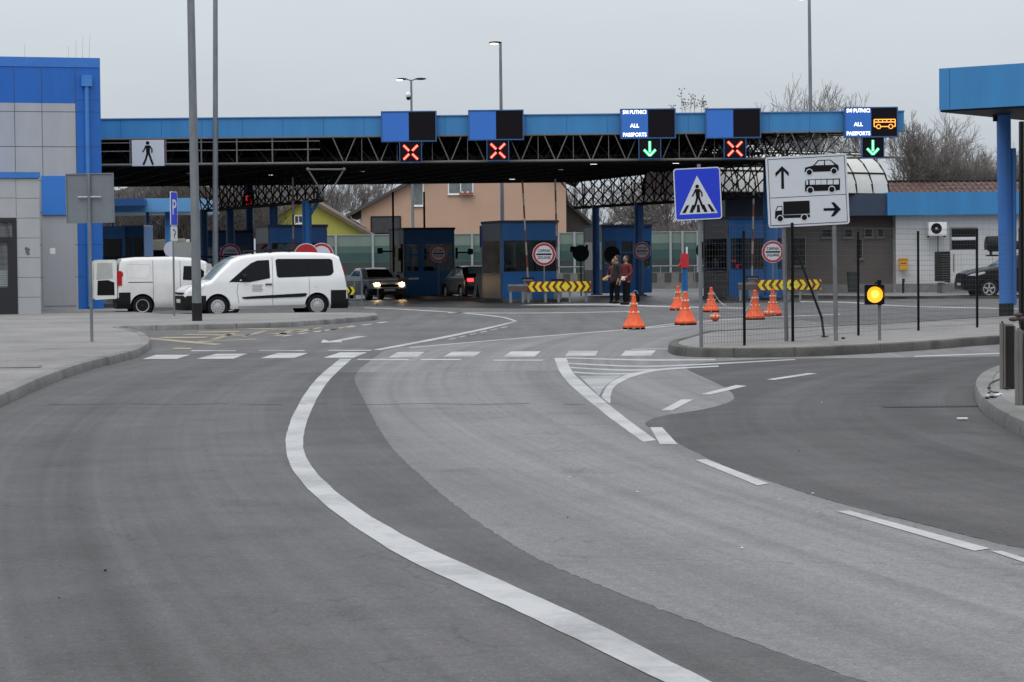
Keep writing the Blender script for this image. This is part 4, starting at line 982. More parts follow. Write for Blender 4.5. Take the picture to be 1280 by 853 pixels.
# blank boards behind the delivery van
c = V(229, 313, 84); t = thing('blank_board', 'blank grey sign board back above the white delivery van roof', 'sign', (c.x, c.y, 0))
framed_plate(t, .60, .56, mat('pale_board', (.27, .28, .28), .5), M_galv, 0, c.z, .012)
b = MB()
for x in (-.2, .2): b.tube((x, .03, 0), (x, .03, c.z), .02, n=6)
b.build('post', M_galv, t)
c = V(214.5, 311.5, 86); t = thing('round_sign', 'pale round sign back half hidden by the parking sign post', 'road sign', (c.x, c.y, 0))
b = MB(); disc(b, 0, c.z, .28, 0, .02, n=28); b.build('disc', M_signw, t)
b = MB(); b.tube((0, .04, 0), (0, .04, c.z), .022, n=6); b.build('post', M_galv, t)
# flashing amber light
g = G(1099.5, 425.5, .145); t = thing('flashing_light', 'round amber warning lamp lit on a short grey post by the fence', 'warning light', g, 0)
c = V(1092.5, 368.5, g.y) - g
b = MB(); b.tube((0, 0, 0), (0, 0, .72), .027, n=12); b.build('post', M_galv, t, smooth=True)
b = MB(); b.box(c.x - .165, c.x + .165, -.10, .02, c.z - .17, c.z + .17); b.box(-.04, .04, -.06, .04, .60, .68); b.box(-.035, .03, -.05, .05, c.z + .17, c.z + .25); b.tube((-.09, -.04, c.z + .18), (.0, -.04, c.z + .23), .016, n=6); b.build('housing', M_black, t, bevel=.012)
b = MB(); b.lathe([(.001, -.145), (.07, -.138), (.115, -.122), (.138, -.10)], 32, 0, Matrix.Translation((c.x, 0, c.z)), axis='Y', cap=False); b.build('lens', emit('amber_lamp', (1.0, .44, .02), 1.35), t, smooth=True)
b = MB(); b.lathe([(.06, -.1455), (.062, -.1475), (.001, -.150)], 24, 0, Matrix.Translation((c.x - .005, 0, c.z + .01)), axis='Y', cap=False); b.build('lamp_core', emit('amber_core', (1.0, .66, .10), 1.5), t)
b = MB()
for k in range(14):
    a0, a1 = R(-20 + k * 220 / 14), R(-20 + (k + 1) * 220 / 14); r = .150
    b.add([(c.x + r * math.cos(a0), -.10, c.z + r * math.sin(a0)), (c.x + r * math.cos(a1), -.10, c.z + r * math.sin(a1)), (c.x + r * math.cos(a1), -.22, c.z + r * math.sin(a1)), (c.x + r * math.cos(a0), -.22, c.z + r * math.sin(a0))], [(0, 1, 2, 3)])
b.build('visor', M_black, t)
# ================================================================== mesh fence
fp = [(877, 434, 290), (930.5, 432, 290), (1073, 419.5, 291), (1148, 413.5, 290), (1221.5, 409.5, 287), (1275, 406.5, 286)]
pts = [G(x, y, .145) for x, y, _ in fp]
t = thing('mesh_fence', 'low see-through welded mesh fence with black posts along the island', 'fence', (0, 0, 0))
for i in range(1, len(pts) - 0):
    h = (V(fp[i][0], fp[i][2], pts[i].y) - pts[i]).z
    b = MB(); b.box(-.021, .021, -.018, .018, 0, h); b.box(-.023, .023, -.02, .02, h, h + .015); o = b.build('post', M_black, t); o.location = pts[i]
g = G(984, 428, .145); h = 2.02
b = MB(); b.box(-.024, .024, -.02, .02, 0, h); o = b.build('post', M_black, t); o.location = G(991, 427, .145)
a = V(993, 306, g.y); m_ = V(1027, 397, g.y - .3); e = G(1030, 421, .145)
b = MB(); b.tube(a, m_, .021, n=8); b.tube(m_, e, .022, n=8); b.box(e.x - .05, e.x + .08, e.y - .04, e.y + .04, e.z, e.z + .012); b.build('brace', M_black, t)
# wire panels
M_wire = mat('fence_wire', (.10, .105, .11), .5, .4)
pl = [pts[0], pts[1], G(991, 427, .145), pts[2], pts[3], pts[4], pts[5]]
for i in range(len(pl) - 1):
    a, e = pl[i], pl[i + 1]; L_ = (e - a).length; d = (e - a) / L_; b = MB(); n = int(L_ / .06); hh = 1.98
    for k in range(1, n): q = a + d * (L_ * k / n); b.tube(q + Vector((0, 0, .04)), q + Vector((0, 0, hh)), .0021, n=3, caps=False)
    for k in range(20): z = Vector((0, 0, .06 + k * .1)); b.tube(a + z, e + z, .0023, n=3, caps=False)
    b.build('mesh_panel', M_wire, t)

# ================================================================== lamp posts
def lamp_post(name, label, px, py_base, Y, H_, r0, r1, head, z0=0., band=False, px_top=None, py_top=100):
    g = V(px, py_base, Y); top = V(px_top, py_top, Y) if px_top else None
    dx = (top.x - g.x) * (H_ / (top.z - z0)) if top is not None else 0
    t = thing(name, label, 'street lamp', (g.x, g.y, z0))
    b = MB(); b.tube((0, 0, 0), (dx, 0, H_), r0, r1, n=16); b.build('pole', M_galv, t, smooth=True)
    if band: b = MB(); b.tube((0, 0, 0), (dx * .04, 0, .46), r0 * 1.06, r0 * 1.04, n=16); b.build('painted_foot', M_dark, t, smooth=True)
    E = emit('street_lamp_glow', (1, .80, .52), 7)
    for (s, lit) in head:
        b = MB(); b.tube((dx, 0, H_ - .05), (dx + s * .25, 0, H_ + .04), .04, n=8); b.build('arm', M_galv, t)
        b = MB(); b.sphere((dx + s * .55, 0, H_ + .05), .26, 10, sc=(1.3, .6, .26)); hd = b.build('lamp_head', M_dark, t, smooth=True)
        if lit: b = MB(); b.sphere((dx + s * .66, -.02, H_ - .0), .17, 10, sc=(1.2, .6, .28)); b.build('lamp_glow', E, hd, smooth=True)
    return t
lamp_post('street_lamp', 'thick grey pole with black foot standing nearest at left, cut by the top', 246.5, 401, 62.2, 11.5, .125, .085, [(1, 0)], .125, True, 238.5, 0)
lamp_post('street_lamp', 'slimmer grey pole just right of the thick pole, behind the white van', 269.4, 385, 92, 13.6, .115, .085, [(1, 0)], 0, False, 269.2, 0)
lamp_post('street_lamp', 'double-headed lamp post beyond the canopy with one side lit', 517, 370, 140, 12.3, .11, .06, [(-1, 1), (1, 0)], 0)
lamp_post('street_lamp', 'single-headed lit lamp post beyond the canopy at picture centre', 629, 370, 122, 12.7, .12, .07, [(-.45, 1)], 0, False, 625.5, 60)
lamp_post('street_lamp', 'tall single lamp post behind the right end of the canopy', 1016, 370, 128, 15.45, .13, .08, [(-.6, 1)], 0, False, 1011.5, 0)
c = V(510.5, 121, 140); t = thing('dome_camera', 'small white dome camera hanging beside the double-headed lamp', 'camera', c)
b = MB(); b.sphere((0, 0, .1), .17, 8, sc=(1, 1, 1.1)); b.box(0, .32, -.03, .03, .14, .2); b.build('housing', M_white, t, smooth=True)
b = MB(); b.sphere((0, 0, -.08), .13, 8); b.build('dome', M_black, t, smooth=True)

# ================================================================== cones
M_or = mat('cone_orange', (.74, .105, .03), .65, var=.28, scale=9); M_ref = mat('cone_reflector', (.62, .50, .40), .35)
def cone(loc, rz, label, H_=.80):
    t = thing('traffic_cone', label, 'traffic cone', loc, rz, 'orange cones on the asphalt')
    b = MB()
    b.lathe([(.27, .045), (.275, .09), (.22, .16), (.165, .27), (.125, .36), (.13, .38), (.105, .40), (.08, .55), (.085, .57), (.066, .59), (.05, .74), (.052, .77), (.02, .80)], 8, 0)
    b.build('body', M_or, t, smooth=True, angle=30)
    b = MB()
    for k in range(8): a = 2 * math.pi * k / 8; b.box(-.04, .04, -.03, .03, 0, .05, 0, Matrix.Rotation(a, 4, 'Z') @ Matrix.Translation((.22, 0, 0)))
    b.build('foot', M_black, t)
    b = MB()
    for k in range(6):
        a = 2 * math.pi * (k + .5) / 6
        for (r, z) in ((.118, .385), (.078, .575)): b = MB(); b.sphere((r * math.cos(a), r * math.sin(a), z), .032, 6, sc=(.8, .8, 1.1)); b.build('reflector', M_ref, t, smooth=True)
    return t
for (px, py, lb_, s) in ((792.5, 412, 'leftmost orange traffic cone, alone on the open asphalt', 1.0), (857, 406.5, 'front orange cone of the pair left of the crossing sign post', 1.02), (847.5, 388.2, 'rear orange cone of the pair left of the crossing sign post', .98),
                      (889, 390.5, 'orange cone just right of the crossing sign post behind mesh', .96), (944, 400, 'orange cone beside the leftmost black fence post', .98), (966, 395, 'orange cone under the chevron board left of direction board post', .95)):
    o = cone(G(px, py), random.uniform(0, 6), lb_); o.scale = (s,) * 3
for (px, py, lb_) in ((894, 402, 'small round orange and white lamp on asphalt right of crossing sign'), (961, 396.5, 'small round orange and white lamp between two cones behind fence')):
    t = thing('marker_lamp', lb_, 'marker light', G(px, py)); b = MB(); b.sphere((0, 0, .11), .12, 10, sc=(1, 1, .9)); b.build('body', M_or, t, smooth=True)
    b = MB()
    for k in range(6): a = 2 * math.pi * k / 6; b = MB(); b.sphere((.10 * math.cos(a), .10 * math.sin(a), .13), .04, 6); b.build('reflector', M_ref, t, smooth=True)
def tape(p, q, sag, label):
    b = MB(); v = []; n = 12
    for k in range(n + 1):
        f = k / n; c_ = p.lerp(q, f); z = c_.z - sag * math.sin(math.pi * f); v += [(c_.x, c_.y, max(z, .01)), (c_.x, c_.y, max(z, .01) + .035)]
    b.add(v, [(2 * k, 2 * k + 2, 2 * k + 3, 2 * k + 1) for k in range(n)]); o = b.build('barrier_tape', M_white); tag(o, label, 'tape')
tape(G(889, 390.5) + Vector((0, 0, .72)), G(909, 383.5), .12, 'thin white tape trailing to the ground from the cone by the sign post')
tape(G(944, 400) + Vector((0, 0, .70)), G(928, 396), .05, 'short white tape hanging from the cone beside the black fence post')

# ================================================================== right edge: blue canopy, stone wall, concrete blocks
Z0 = 59.0; C0 = V(1174, 138, Z0); u_ = Vector((.78, -.62, 0)).normalized(); v_ = Vector((.60, .80, 0)).normalized()
t = thing('side_canopy', 'thick blue roof slab on a round blue column at top right', 'canopy', (C0.x, C0.y, 0))
zb, zh = C0.z, C0.z + 1.0
zh = V(1173, 86, Z0).z
Tm = Matrix(((u_.x, v_.x, 0, 0), (u_.y, v_.y, 0, 0), (0, 0, 1, 0), (0, 0, 0, 1)))
b = MB(); b.box(0, 9, 0, 6.2, zb, zh, 0, Tm); b.build('roof_slab', M_blue, t)
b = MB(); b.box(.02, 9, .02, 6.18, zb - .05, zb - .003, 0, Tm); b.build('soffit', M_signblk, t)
b = MB(); b.box(.28, .295, -.006, .0, zb + .05, zh - .04, 0, Tm); b.build('fascia_seam', mat('fascia_seam', ()), t)
pc = V(1258, 400, 60.5) - Vector((C0.x, C0.y, 0)); tp = V(1254.5, 150, 60.5) - Vector((C0.x, C0.y, 0))
b = MB(); b.tube((pc.x, pc.y, .40), (tp.x, tp.y, zb - .04), .178, n=24); b.tube((pc.x + .19, pc.y, .35), (tp.x + .24, pc.y, 4.3), .07, n=8); b.build('column', mat('column_blue', (.05, .20, .58), .35, var=.06), t, smooth=True)
b = MB(); b.tube((pc.x, pc.y, .0), (pc.x, pc.y, .399), .186, n=24); b.build('black_base', M_dark, t, smooth=True)
b = MB(); b.box(-.06, .06, -.06, .06, zb - .2, zb - .02, 0, Matrix.Translation((tp.x - .2, tp.y, 0))); b.build('bracket', M_dark, t)
Ys = 38.0; c = V(1275.5, 300, Ys); cg = Vector((c.x, c.y, 0))
t = thing('stone_clad_wall', 'tall greenish stone-clad wall corner cut off by the right picture edge', 'wall', cg)
H_ = V(1275, 152, Ys).z
b = MB(); b.box(.05, 3, 0, .1, 0, H_); b.build('core', mat('greenish_stone', (.10, .125, .11), .7, var=.3, scale=3), t)
b = MB(); b.box(0.0, .045, -.03, .1, 0, H_); b.build('edge_trim', M_signblk, t)
b = MB()
for k in range(5): b.box(.05, 3, -.006, .0, .4 + k * .62, .425 + k * .62)
b.build('stone_joint', M_joint, t)
def block(px0, px1, py_top, py_base, Y, label, dark=True):
    a, e = V(px0, py_base, Y), V(px1, py_base, Y); top = V(px0, py_top, Y).z; wd = e.x - a.x
    t = thing('concrete_block', label, 'concrete block', (a.x, a.y, 0))
    b = MB(); b.box(0, wd * .24, -.02, .12, .1, top, 0); b.box(wd * .24, wd, .03, .11, .1, top - .03, 1)  # narrow paler strip at left, near-black face beside it
    b.build('body', [M_conc, mat('near_black_concrete', (.014, .011, .010), .9, var=.5, scale=3)], t, bevel=.02); return t
Yb = G(1262, 486, .14).y
block(1252, 1271, 402, 484, Yb, 'dark-faced upright concrete block on the corner pavement, farther of the two')
block(1271.5, 1300, 410, 506, G(1275, 506, .14).y, 'pale upright concrete block at the right picture edge, nearer one')
c = V(1267, 399, Yb); t = thing('loose_bricks', 'few loose reddish stones lying on top of the concrete block', 'stones', (c.x, c.y, V(1262, 402, Yb).z))
for k, (x, z, s) in enumerate(((.02, .02, .045), (.10, .025, .05), (.07, .065, .04))):
    b = MB(); b.sphere((x, .1, z), s, 5, sc=(1.2, 1, .55)); b.build('stone', mat('reddish_stone', (.07, .045, .04), .9, var=.3), t)
# cable lying on the corner kerb
b = MB(); q = catmull([G(*p, .146) for p in ((1256, 472), (1240, 478), (1236, 485), (1240, 490), (1248, 491))], 5)
for i in range(len(q) - 1): b.tube(q[i], q[i + 1], .008, n=5)
tag(b.build('cable', M_black), 'thin black cable lying in a curl on the corner pavement', 'cable')
rnd = random.Random(12)
for k in range(9):
    p = G(rnd.uniform(1232, 1262), rnd.uniform(486, 500), .146); b = MB(); b.sphere((0, 0, .008), rnd.uniform(.012, .03), 5, sc=(1.3, 1, .5)); o = b.build('pebble', M_dark if k % 3 else M_signw); o.location = p
    tag(o, 'small dark or pale pebble lying on the corner pavement', 'pebble', 'pebbles scattered on the corner pavement')
# ================================================================== vehicles
M_vwhite = mat('vehicle_white', (.80, .81, .82), .25, var=.05, coat=.6, scale=1.5)
M_vdirty = mat('vehicle_white_dusty', (.70, .70, .69), .4, var=.10, coat=.2)
M_vblack = mat('vehicle_black', (.005, .0055, .007), .2, var=.05, spec=.25, coat=.15)
M_vsilver = mat('vehicle_silver', (.50, .51, .52), .3, .0, var=.04, coat=.5)
M_vdark = mat('vehicle_dark', (.012, .013, .016), .25, var=.05, spec=.3, coat=.2)
M_tint = mat('tinted_vehicle_glass', (.006, .007, .010), .08, spec=.15, var=.05)
M_wscr = mat('windscreen_glass', (.24, .30, .32), .10, spec=.9, var=.25, scale=3)
M_plas = mat('bumper_plastic', (.010, .0105, .011), .6, spec=.2)
M_hub = mat('wheel_silver', (.42, .43, .44), .4, .15)
M_lens = mat('headlamp_lens', (.55, .58, .60), .12, spec=.8)
M_rlens = mat('tail_lamp_red', (.42, .008, .01), .18, spec=.8)
M_plate = mat('number_plate', (.6, .6, .6), .5)
def interp(P_, x):
    if x <= P_[0][0]: return P_[0][1]
    for (a, b) in zip(P_[:-1], P_[1:]):
        if x <= b[0]:
            t = (x - a[0]) / max(1e-6, b[0] - a[0]); return a[1] + (b[1] - a[1]) * t
    return P_[-1][1]
class Car:
    """local x runs from the nose (0) to the tail (L); y<0 is the left side of the car facing -x ... the side toward -y"""
    def __init__(s, name, label, cat, loc, rz, L, W, top, belt, zb=.22, tumble=.22, wheels=(.9, 3.9), wr=.32, paint=None, nose=.35, tail=.15, roundr=.12, pw=.86):
        s.L, s.W, s.top, s.belt, s.tumble, s.wr, s.wheels, s.zb = L, W / 2, top, belt, tumble, wr, wheels, zb; s.nose, s.tail, s.rr, s.pw = nose, tail, roundr, pw
        s.root = thing(name, label, cat, loc, rz); s.paint = paint
        s.T = Matrix.Translation((-L / 2, 0, 0))
        s.body()
    def plan(s, x):
        k = 1.
        if x < s.nose: k = s.pw + (1 - s.pw) * math.sqrt(max(0, 1 - ((s.nose - x) / s.nose) ** 2))
        if x > s.L - s.tail: k = .93 + .07 * math.sqrt(max(0, 1 - ((x - s.L + s.tail) / s.tail) ** 2))
        return s.W * k
    def zt(s, x): return interp(s.top, x)
    def hw(s, x, z):
        w_ = s.plan(x); zt = s.zt(x)
        if z > s.belt: w_ *= 1 - s.tumble * (z - s.belt) / 1.0
        else: w_ *= 1 - .035 * ((s.belt - z) / s.belt) ** 2
        r = min(s.rr, (zt - s.zb) * .45)
        if z > zt - r: q = (z - (zt - r)) / r; w_ -= r * .8 * (1 - math.sqrt(max(0, 1 - q * q)))
        if z < s.zb + .12: w_ -= .05 * (1 - (z - s.zb) / .12)
        return w_
    def body(s):
        xs = sorted(set([round(i * s.L / 48, 4) for i in range(49)] + [p[0] for p in s.top] + [.02, .06, .12, s.L - .02, s.L - .06, s.L - .11])); b = MB(); rings = []
        for x in xs:
            zt = s.zt(x); r = min(s.rr, (zt - s.zb) * .45); z0 = s.zb + (0.06 * max(0, 1 - x / .25)); lev = [z0, z0 + .06, z0 + .12]
            hi = zt - r; lev += [z0 + .12 + (hi - z0 - .12) * k / 9 for k in range(1, 10)] + [hi + r * k for k in (.3, .55, .75, .9, 1.0)]
            side = [(s.hw(x, z), z) for z in lev]; we = side[-1][0]
            side += [(we * f, zt + .018 * (1 - f * f)) for f in (.8, .5, .2)]
            ring = [(x, -y, z) for y, z in side] + [(x, y, z) for y, z in side[::-1]]; rings.append(ring)
        n = len(rings[0]); v = [q for r_ in rings for q in r_]; fs = []
        for k in range(len(rings) - 1):
            for i in range(n): a, c = k * n + i, k * n + (i + 1) % n; fs.append((a, c, c + n, a + n))
        fs.append(tuple(range(n - 1, -1, -1))); fs.append(tuple(range((len(rings) - 1) * n, len(rings) * n)))
        b.add(v, fs, 0, s.T); o = b.build('body', s.paint, s.root)
        bm = bmesh.new(); bm.from_mesh(o.data); bmesh.ops.recalc_face_normals(bm, faces=bm.faces); bm.to_mesh(o.data); bm.free()
        c_ = MB()
        for x in s.wheels:
            for sg in (-1, 1):
                y0, y1 = (-s.W - .1, -s.W + .26) if sg < 0 else (s.W - .26, s.W + .1)
                c_.tube((x, y0, s.wr), (x, y1, s.wr), s.wr + .065, n=32, T=s.T)
        cut = c_.build('cutter', s.paint, s.root); bm = bmesh.new(); bm.from_mesh(cut.data); bmesh.ops.recalc_face_normals(bm, faces=bm.faces); bm.to_mesh(cut.data); bm.free()
        md = o.modifiers.new('b', 'BOOLEAN'); md.operation = 'DIFFERENCE'; md.object = cut; md.solver = 'EXACT'; baked(o); bpy.data.objects.remove(cut)
        o.data.polygons.foreach_set('use_smooth', [True] * len(o.data.polygons)); o.data.set_sharp_from_angle(angle=R(32)); s.o = o
        for x in s.wheels:
            for sg in (-1, 1):
                b = MB(); ye = sg * (s.W - .235); b.tube((x, ye, s.wr), (x, ye - sg * .02, s.wr), s.wr + .063, n=28, T=s.T)
                n = 28; r = s.wr + .062; v = []
                for k in range(n + 1):
                    a = 2 * math.pi * k / n; 
                    if s.wr + r * math.sin(a) < s.zb: continue
                    v += [(x + r * math.cos(a), ye, s.wr + r * math.sin(a)), (x + r * math.cos(a), sg * (s.hw(x + r * math.cos(a), max(s.zb, s.wr + r * math.sin(a))) - .006), s.wr + r * math.sin(a))]
                b.add(v, [], 0, s.T)
                b.build('wheel_arch', M_signblk, s.root)
    def wheel(s, i, sg, hub='cap', steer=0.):
        x = s.wheels[i]; r = s.wr; w2 = .20; M = s.T @ Matrix.Translation((x, sg * (s.W - .03), r)) @ Matrix.Rotation(steer, 4, 'Z') @ Matrix.Diagonal((1, -sg, 1, 1))
        # profile along +y = inwards
        b = MB(); b.lathe([(r * .66, .012), (r * .72, .0), (r * .93, .004), (r * .985, .03), (r, .06), (r, .15), (r * .97, .19), (r * .6, .2)], 32, 0, M, axis='Y')
        t = b.build('wheel', M_rub, s.root, smooth=True)
        bm = bmesh.new(); bm.from_mesh(t.data); bmesh.ops.recalc_face_normals(bm, faces=bm.faces); bm.to_mesh(t.data); bm.free()
        b = MB(); b.lathe([(.001, -.012), (r * .16, -.012), (r * .2, -.004), (r * .5, .002), (r * .58, .0), (r * .65, .004), (r * .66, .012)] if hub == 'cap' else ([(.001, .02), (r * .3, .018), (r * .5, .03), (r * .58, .012), (r * .66, .006), (r * .67, .012)] if hub == 'steel' else [(.001, .05), (r * .5, .06), (r * .58, .012), (r * .66, .006), (r * .67, .012)]), 28, 0, M, axis='Y', cap=False)
        if hub == 'alloy':
            for k in range(5): a = 2 * math.pi * k / 5; b.box(-.03, .03, -.0, .03, .03, r * .62, 0, M @ Matrix.Rotation(a, 4, 'Y'))
        if hub == 'cap':
            for k in range(12): a = 2 * math.pi * k / 12; b.box(-.008, .008, -.004, .004, r * .42, r * .54, 0, M @ Matrix.Translation((0, -.003, 0)) @ Matrix.Rotation(a, 4, 'Y'))
        nf = len(b.f); 
        if hub == 'cap': b.m = [0] * (nf - 72) + [1] * 72
        b.build('rim', [M_hub, M_signblk], t, smooth=True, angle=30)
        if hub == 'alloy':
            b = MB(); b.lathe([(.001, .062), (r * .6, .064)], 20, 0, M, axis='Y', cap=False); b.build('rim_shadow_gap', M_signblk, t)
        elif hub == 'steel':
            b = MB(); b.lathe([(.001, -.012), (r * .15, -.01), (r * .18, .004)], 16, 0, M, axis='Y', cap=False)
            for k in range(8): a = 2 * math.pi * k / 8; b.tube((r * .42 * math.cos(a), .010, r * .42 * math.sin(a)), (r * .42 * math.cos(a), .03, r * .42 * math.sin(a)), .014, n=8, T=M)
            b.build('hub', M_dark, t)
    def all_wheels(s, hub='cap', st=0):
        for i in (0, 1):
            for sg in (-1, 1): s.wheel(i, sg, hub, st if i == 0 else 0)
    def side(s, name, pts, m, sg=-1, off=.006, sub=3, label=None, par=None, thick=.012):
        """panel traced on the flank: pts in (x,z)"""
        q = []
        for i in range(len(pts)):
            a, c = pts[i], pts[(i + 1) % len(pts)]
            for k in range(sub): q.append((a[0] + (c[0] - a[0]) * k / sub, a[1] + (c[1] - a[1]) * k / sub))
        zs = [p[1] for p in q]; 
        bm = bmesh.new(); vs = [bm.verts.new((p[0], 0, p[1])) for p in q]; es = [bm.edges.new((vs[i], vs[(i + 1) % len(vs)])) for i in range(len(vs))]
        bmesh.ops.triangle_fill(bm, use_beauty=True, edges=es); bmesh.ops.subdivide_edges(bm, edges=[e for e in bm.edges if e.calc_length() > .35], cuts=1)
        for v in bm.verts: v.co.y = sg * (s.hw(v.co.x, v.co.z) + off)
        bmesh.ops.recalc_face_normals(bm, faces=bm.faces)
        if sum(f.normal.y * f.calc_area() for f in bm.faces) * sg < 0: bmesh.ops.reverse_faces(bm, faces=bm.faces)
        bm.transform(s.T); me = bpy.data.meshes.new(name); bm.to_mesh(me); bm.free(); me.materials.append(m)
        o = bpy.data.objects.new(name, me); COL.objects.link(o); o.parent = par or s.root
        if label: o['label'] = label
        return o
    def line(s, name, pts, wd, m, sg=-1, off=.004, par=None):
        b = MB()
        for a, c in zip(pts[:-1], pts[1:]):
            n = max(1, int(math.dist(a, c) / .15)); d = Vector((c[0] - a[0], c[1] - a[1])).normalized(); e = Vector((-d.y, d.x)) * wd / 2
            for k in range(n):
                p0 = (a[0] + (c[0] - a[0]) * k / n, a[1] + (c[1] - a[1]) * k / n); p1 = (a[0] + (c[0] - a[0]) * (k + 1) / n, a[1] + (c[1] - a[1]) * (k + 1) / n)
                v = [(p[0] + e.x * f, sg * (s.hw(p[0], p[1]) + off), p[1] + e.y * f) for p, f in ((p0, 1), (p1, 1), (p1, -1), (p0, -1))]; b.add(v, [(0, 1, 2, 3)], 0, s.T)
        return b.build(name, m, par or s.root)
    def drape(s, name, x0, x1, m, inset=.06, off=.012, par=None):
        """glass laid on the sloping nose or tail screen between two stations"""
        b = MB(); v = []; N, K = 8, 8
        for i in range(N + 1):
            x = x0 + (x1 - x0) * i / N; z = s.zt(x); w_ = s.hw(x, z - .07) - inset
            for k in range(K + 1): f = -1 + 2 * k / K; v.append((x, w_ * f, z + .018 * (1 - f * f) + off - .05 * f ** 10))
        b.add(v, [(i * (K + 1) + k, (i + 1) * (K + 1) + k, (i + 1) * (K + 1) + k + 1, i * (K + 1) + k + 1) for i in range(N) for k in range(K)], 0, s.T)
        o = b.build(name, m, par or s.root, smooth=True)
        bm = bmesh.new(); bm.from_mesh(o.data); bmesh.ops.recalc_face_normals(bm, faces=bm.faces)
        if sum(f.normal.z for f in bm.faces) < 0: bmesh.ops.reverse_faces(bm, faces=bm.faces)
        bm.to_mesh(o.data); bm.free(); return o
    def part(s, name, fn, m, par=None, smooth=False, bevel=0.):
        b = MB(); fn(b); b.v = [tuple(s.T @ Vector(q)) for q in b.v]; return b.build(name, m, par or s.root, smooth=smooth, bevel=bevel)
def plastic(c, x0, x1, z0, z1, name='bumper', grow=.018, m=M_plas):
    """bumper that wraps the nose or tail following the plan"""
    b = MB(); v = []; xs = [x0 + (x1 - x0) * k / 8 for k in range(9)]
    front = x0 <= .001
    for sg in (-1, 1):
        for x in xs:
            for z in [z0 + (z1 - z0) * q / 6 for q in range(7)]: v.append((x - (.02 if front else -.02) * (1 if (x == (xs[0] if front else xs[-1])) else 0), sg * (c.hw(x, z) + grow), z))
    n = 9 * 7; fs = []
    for s_ in (0, 1):
        for k in range(8):
            for j in range(6): a = s_ * n + k * 7 + j; fs.append((a, a + 7, a + 8, a + 1))
    e = 0 if front else 8
    for j in range(6): fs.append((e * 7 + j, e * 7 + j + 1, n + e * 7 + j + 1, n + e * 7 + j))
    fs.append((e*7+6, (8-e)*7+6, n+(8-e)*7+6, n+e*7+6)); 
    b.add(v, fs, 0, c.T); o = b.build(name, m, c.root, smooth=True, angle=50)
    bm = bmesh.new(); bm.from_mesh(o.data); bmesh.ops.recalc_face_normals(bm, faces=bm.faces); bm.to_mesh(o.data); bm.free(); return o
def simple_mirror(c, x, z, m, sg): return c.part('wing_mirror', lambda b: (b.sphere((x, sg * (c.W + .10), z), .12, 10, sc=(.55, .8, .9)), b.tube((x + .03, sg * (c.hw(x, z) - .02), z - .08), (x, sg * (c.W + .08), z - .04), .025, n=6)), m, smooth=True)

# ---- white passenger van, seen from its left side
def at_ground(px, py): return G(px, py, 0)
gf, gr = G(273, 396.0), G(399, 395.5); ctr = (gf + gr) / 2
van = Car('passenger_van', 'white passenger van with tinted side glass parked nose left in front', 'van', (V(325, 395, 72.6).x - .05, 73.4, 0), R(19), 5.02, 1.88,
          [(0, .66), (.05, .82), (.22, .93), (.50, 1.02), (.78, 1.10), (1.10, 1.42), (1.45, 1.72), (1.72, 1.83), (2.2, 1.90), (3.0, 1.945), (4.0, 1.93), (4.6, 1.89), (4.78, 1.80), (4.88, 1.45), (4.96, 1.05), (5.02, .6)],
          1.10, zb=.25, wheels=(.98, 4.05), wr=.325, paint=M_vwhite, nose=.75, tail=.22, pw=.72, tumble=.20)
van.all_wheels('cap')
van.drape('windscreen', .80, 1.62, M_wscr, .035)
for sg in (-1, 1):
    van.side('front_window', [(1.32, 1.06), (1.75, 1.42), (2.02, 1.62), (2.22, 1.70), (2.56, 1.715), (2.585, 1.70), (2.59, 1.18), (2.57, 1.16), (1.95, 1.05)], M_tint, sg)
    van.side('side_window', [(2.80, 1.22), (2.78, 1.70), (2.84, 1.745), (4.48, 1.735), (4.56, 1.69), (4.58, 1.33), (4.50, 1.24), (4.40, 1.215), (2.86, 1.175)], M_tint, sg)
    van.line('door_gap', [(1.62, .42), (1.56, .78), (1.60, 1.0)], .012, M_joint, sg); van.line('door_gap', [(2.66, .36), (2.68, 1.80)], .012, M_joint, sg); van.line('door_gap', [(3.80, .40), (3.80, 1.17)], .010, M_joint, sg)
    van.line('window_pillar', [(3.77, 1.24), (3.75, 1.72)], .022, M_signblk, sg, .009)
    van.side('rubbing_strip', [(1.74, .555), (1.70, .60), (2.0, .625), (3.66, .70), (3.73, .685), (3.68, .60), (3.5, .585), (1.8, .545)], M_plas, sg, .02)
    van.side('sill', [(1.6, .27), (1.6, .33), (3.7, .35), (3.7, .27)], mat('sill_grey', (.45, .46, .47), .4), sg, .012)
    van.part('door_handle', lambda b: b.box(2.44, 2.64, sg * (van.hw(2.5, .98)), sg * (van.hw(2.5, .98) + .035), .965, 1.0), M_plas)
    simple_mirror(van, 1.78, 1.20, M_plas, sg)
    van.part('tail_lamp', lambda b: b.box(4.80, 4.93, sg * .78, sg * .875, .95, 1.45), M_rlens, bevel=.02)
    van.side('headlamp', [(.10, .80), (.20, .93), (.52, 1.03), (.62, 1.0), (.48, .86), (.2, .76)], M_lens, sg, .012)
    van.part('roof_rail', lambda b: (b.tube((2.1, sg * .62, 1.99), (3.3, sg * .62, 2.03), .02, n=6), b.box(2.1, 2.16, sg * .62 - .02, sg * .62 + .02, 1.86, 1.99), b.box(2.62, 2.72, sg * .62 - .03, sg * .62 + .03, 1.90, 2.05), b.box(3.22, 3.28, sg * .62 - .02, sg * .62 + .02, 1.9, 2.02)), M_plas)
plastic(van, 0, .62, .22, .66); plastic(van, 4.47, 5.02, .22, .78)
van.part('grille', lambda b: (b.box(-.035, .03, -.55, .55, .70, .76), b.box(-.03, .03, -.50, .50, .40, .58)), M_signblk)
van.part('number_plate', lambda b: b.box(-.045, -.03, -.26, .26, .45, .56), M_plate)
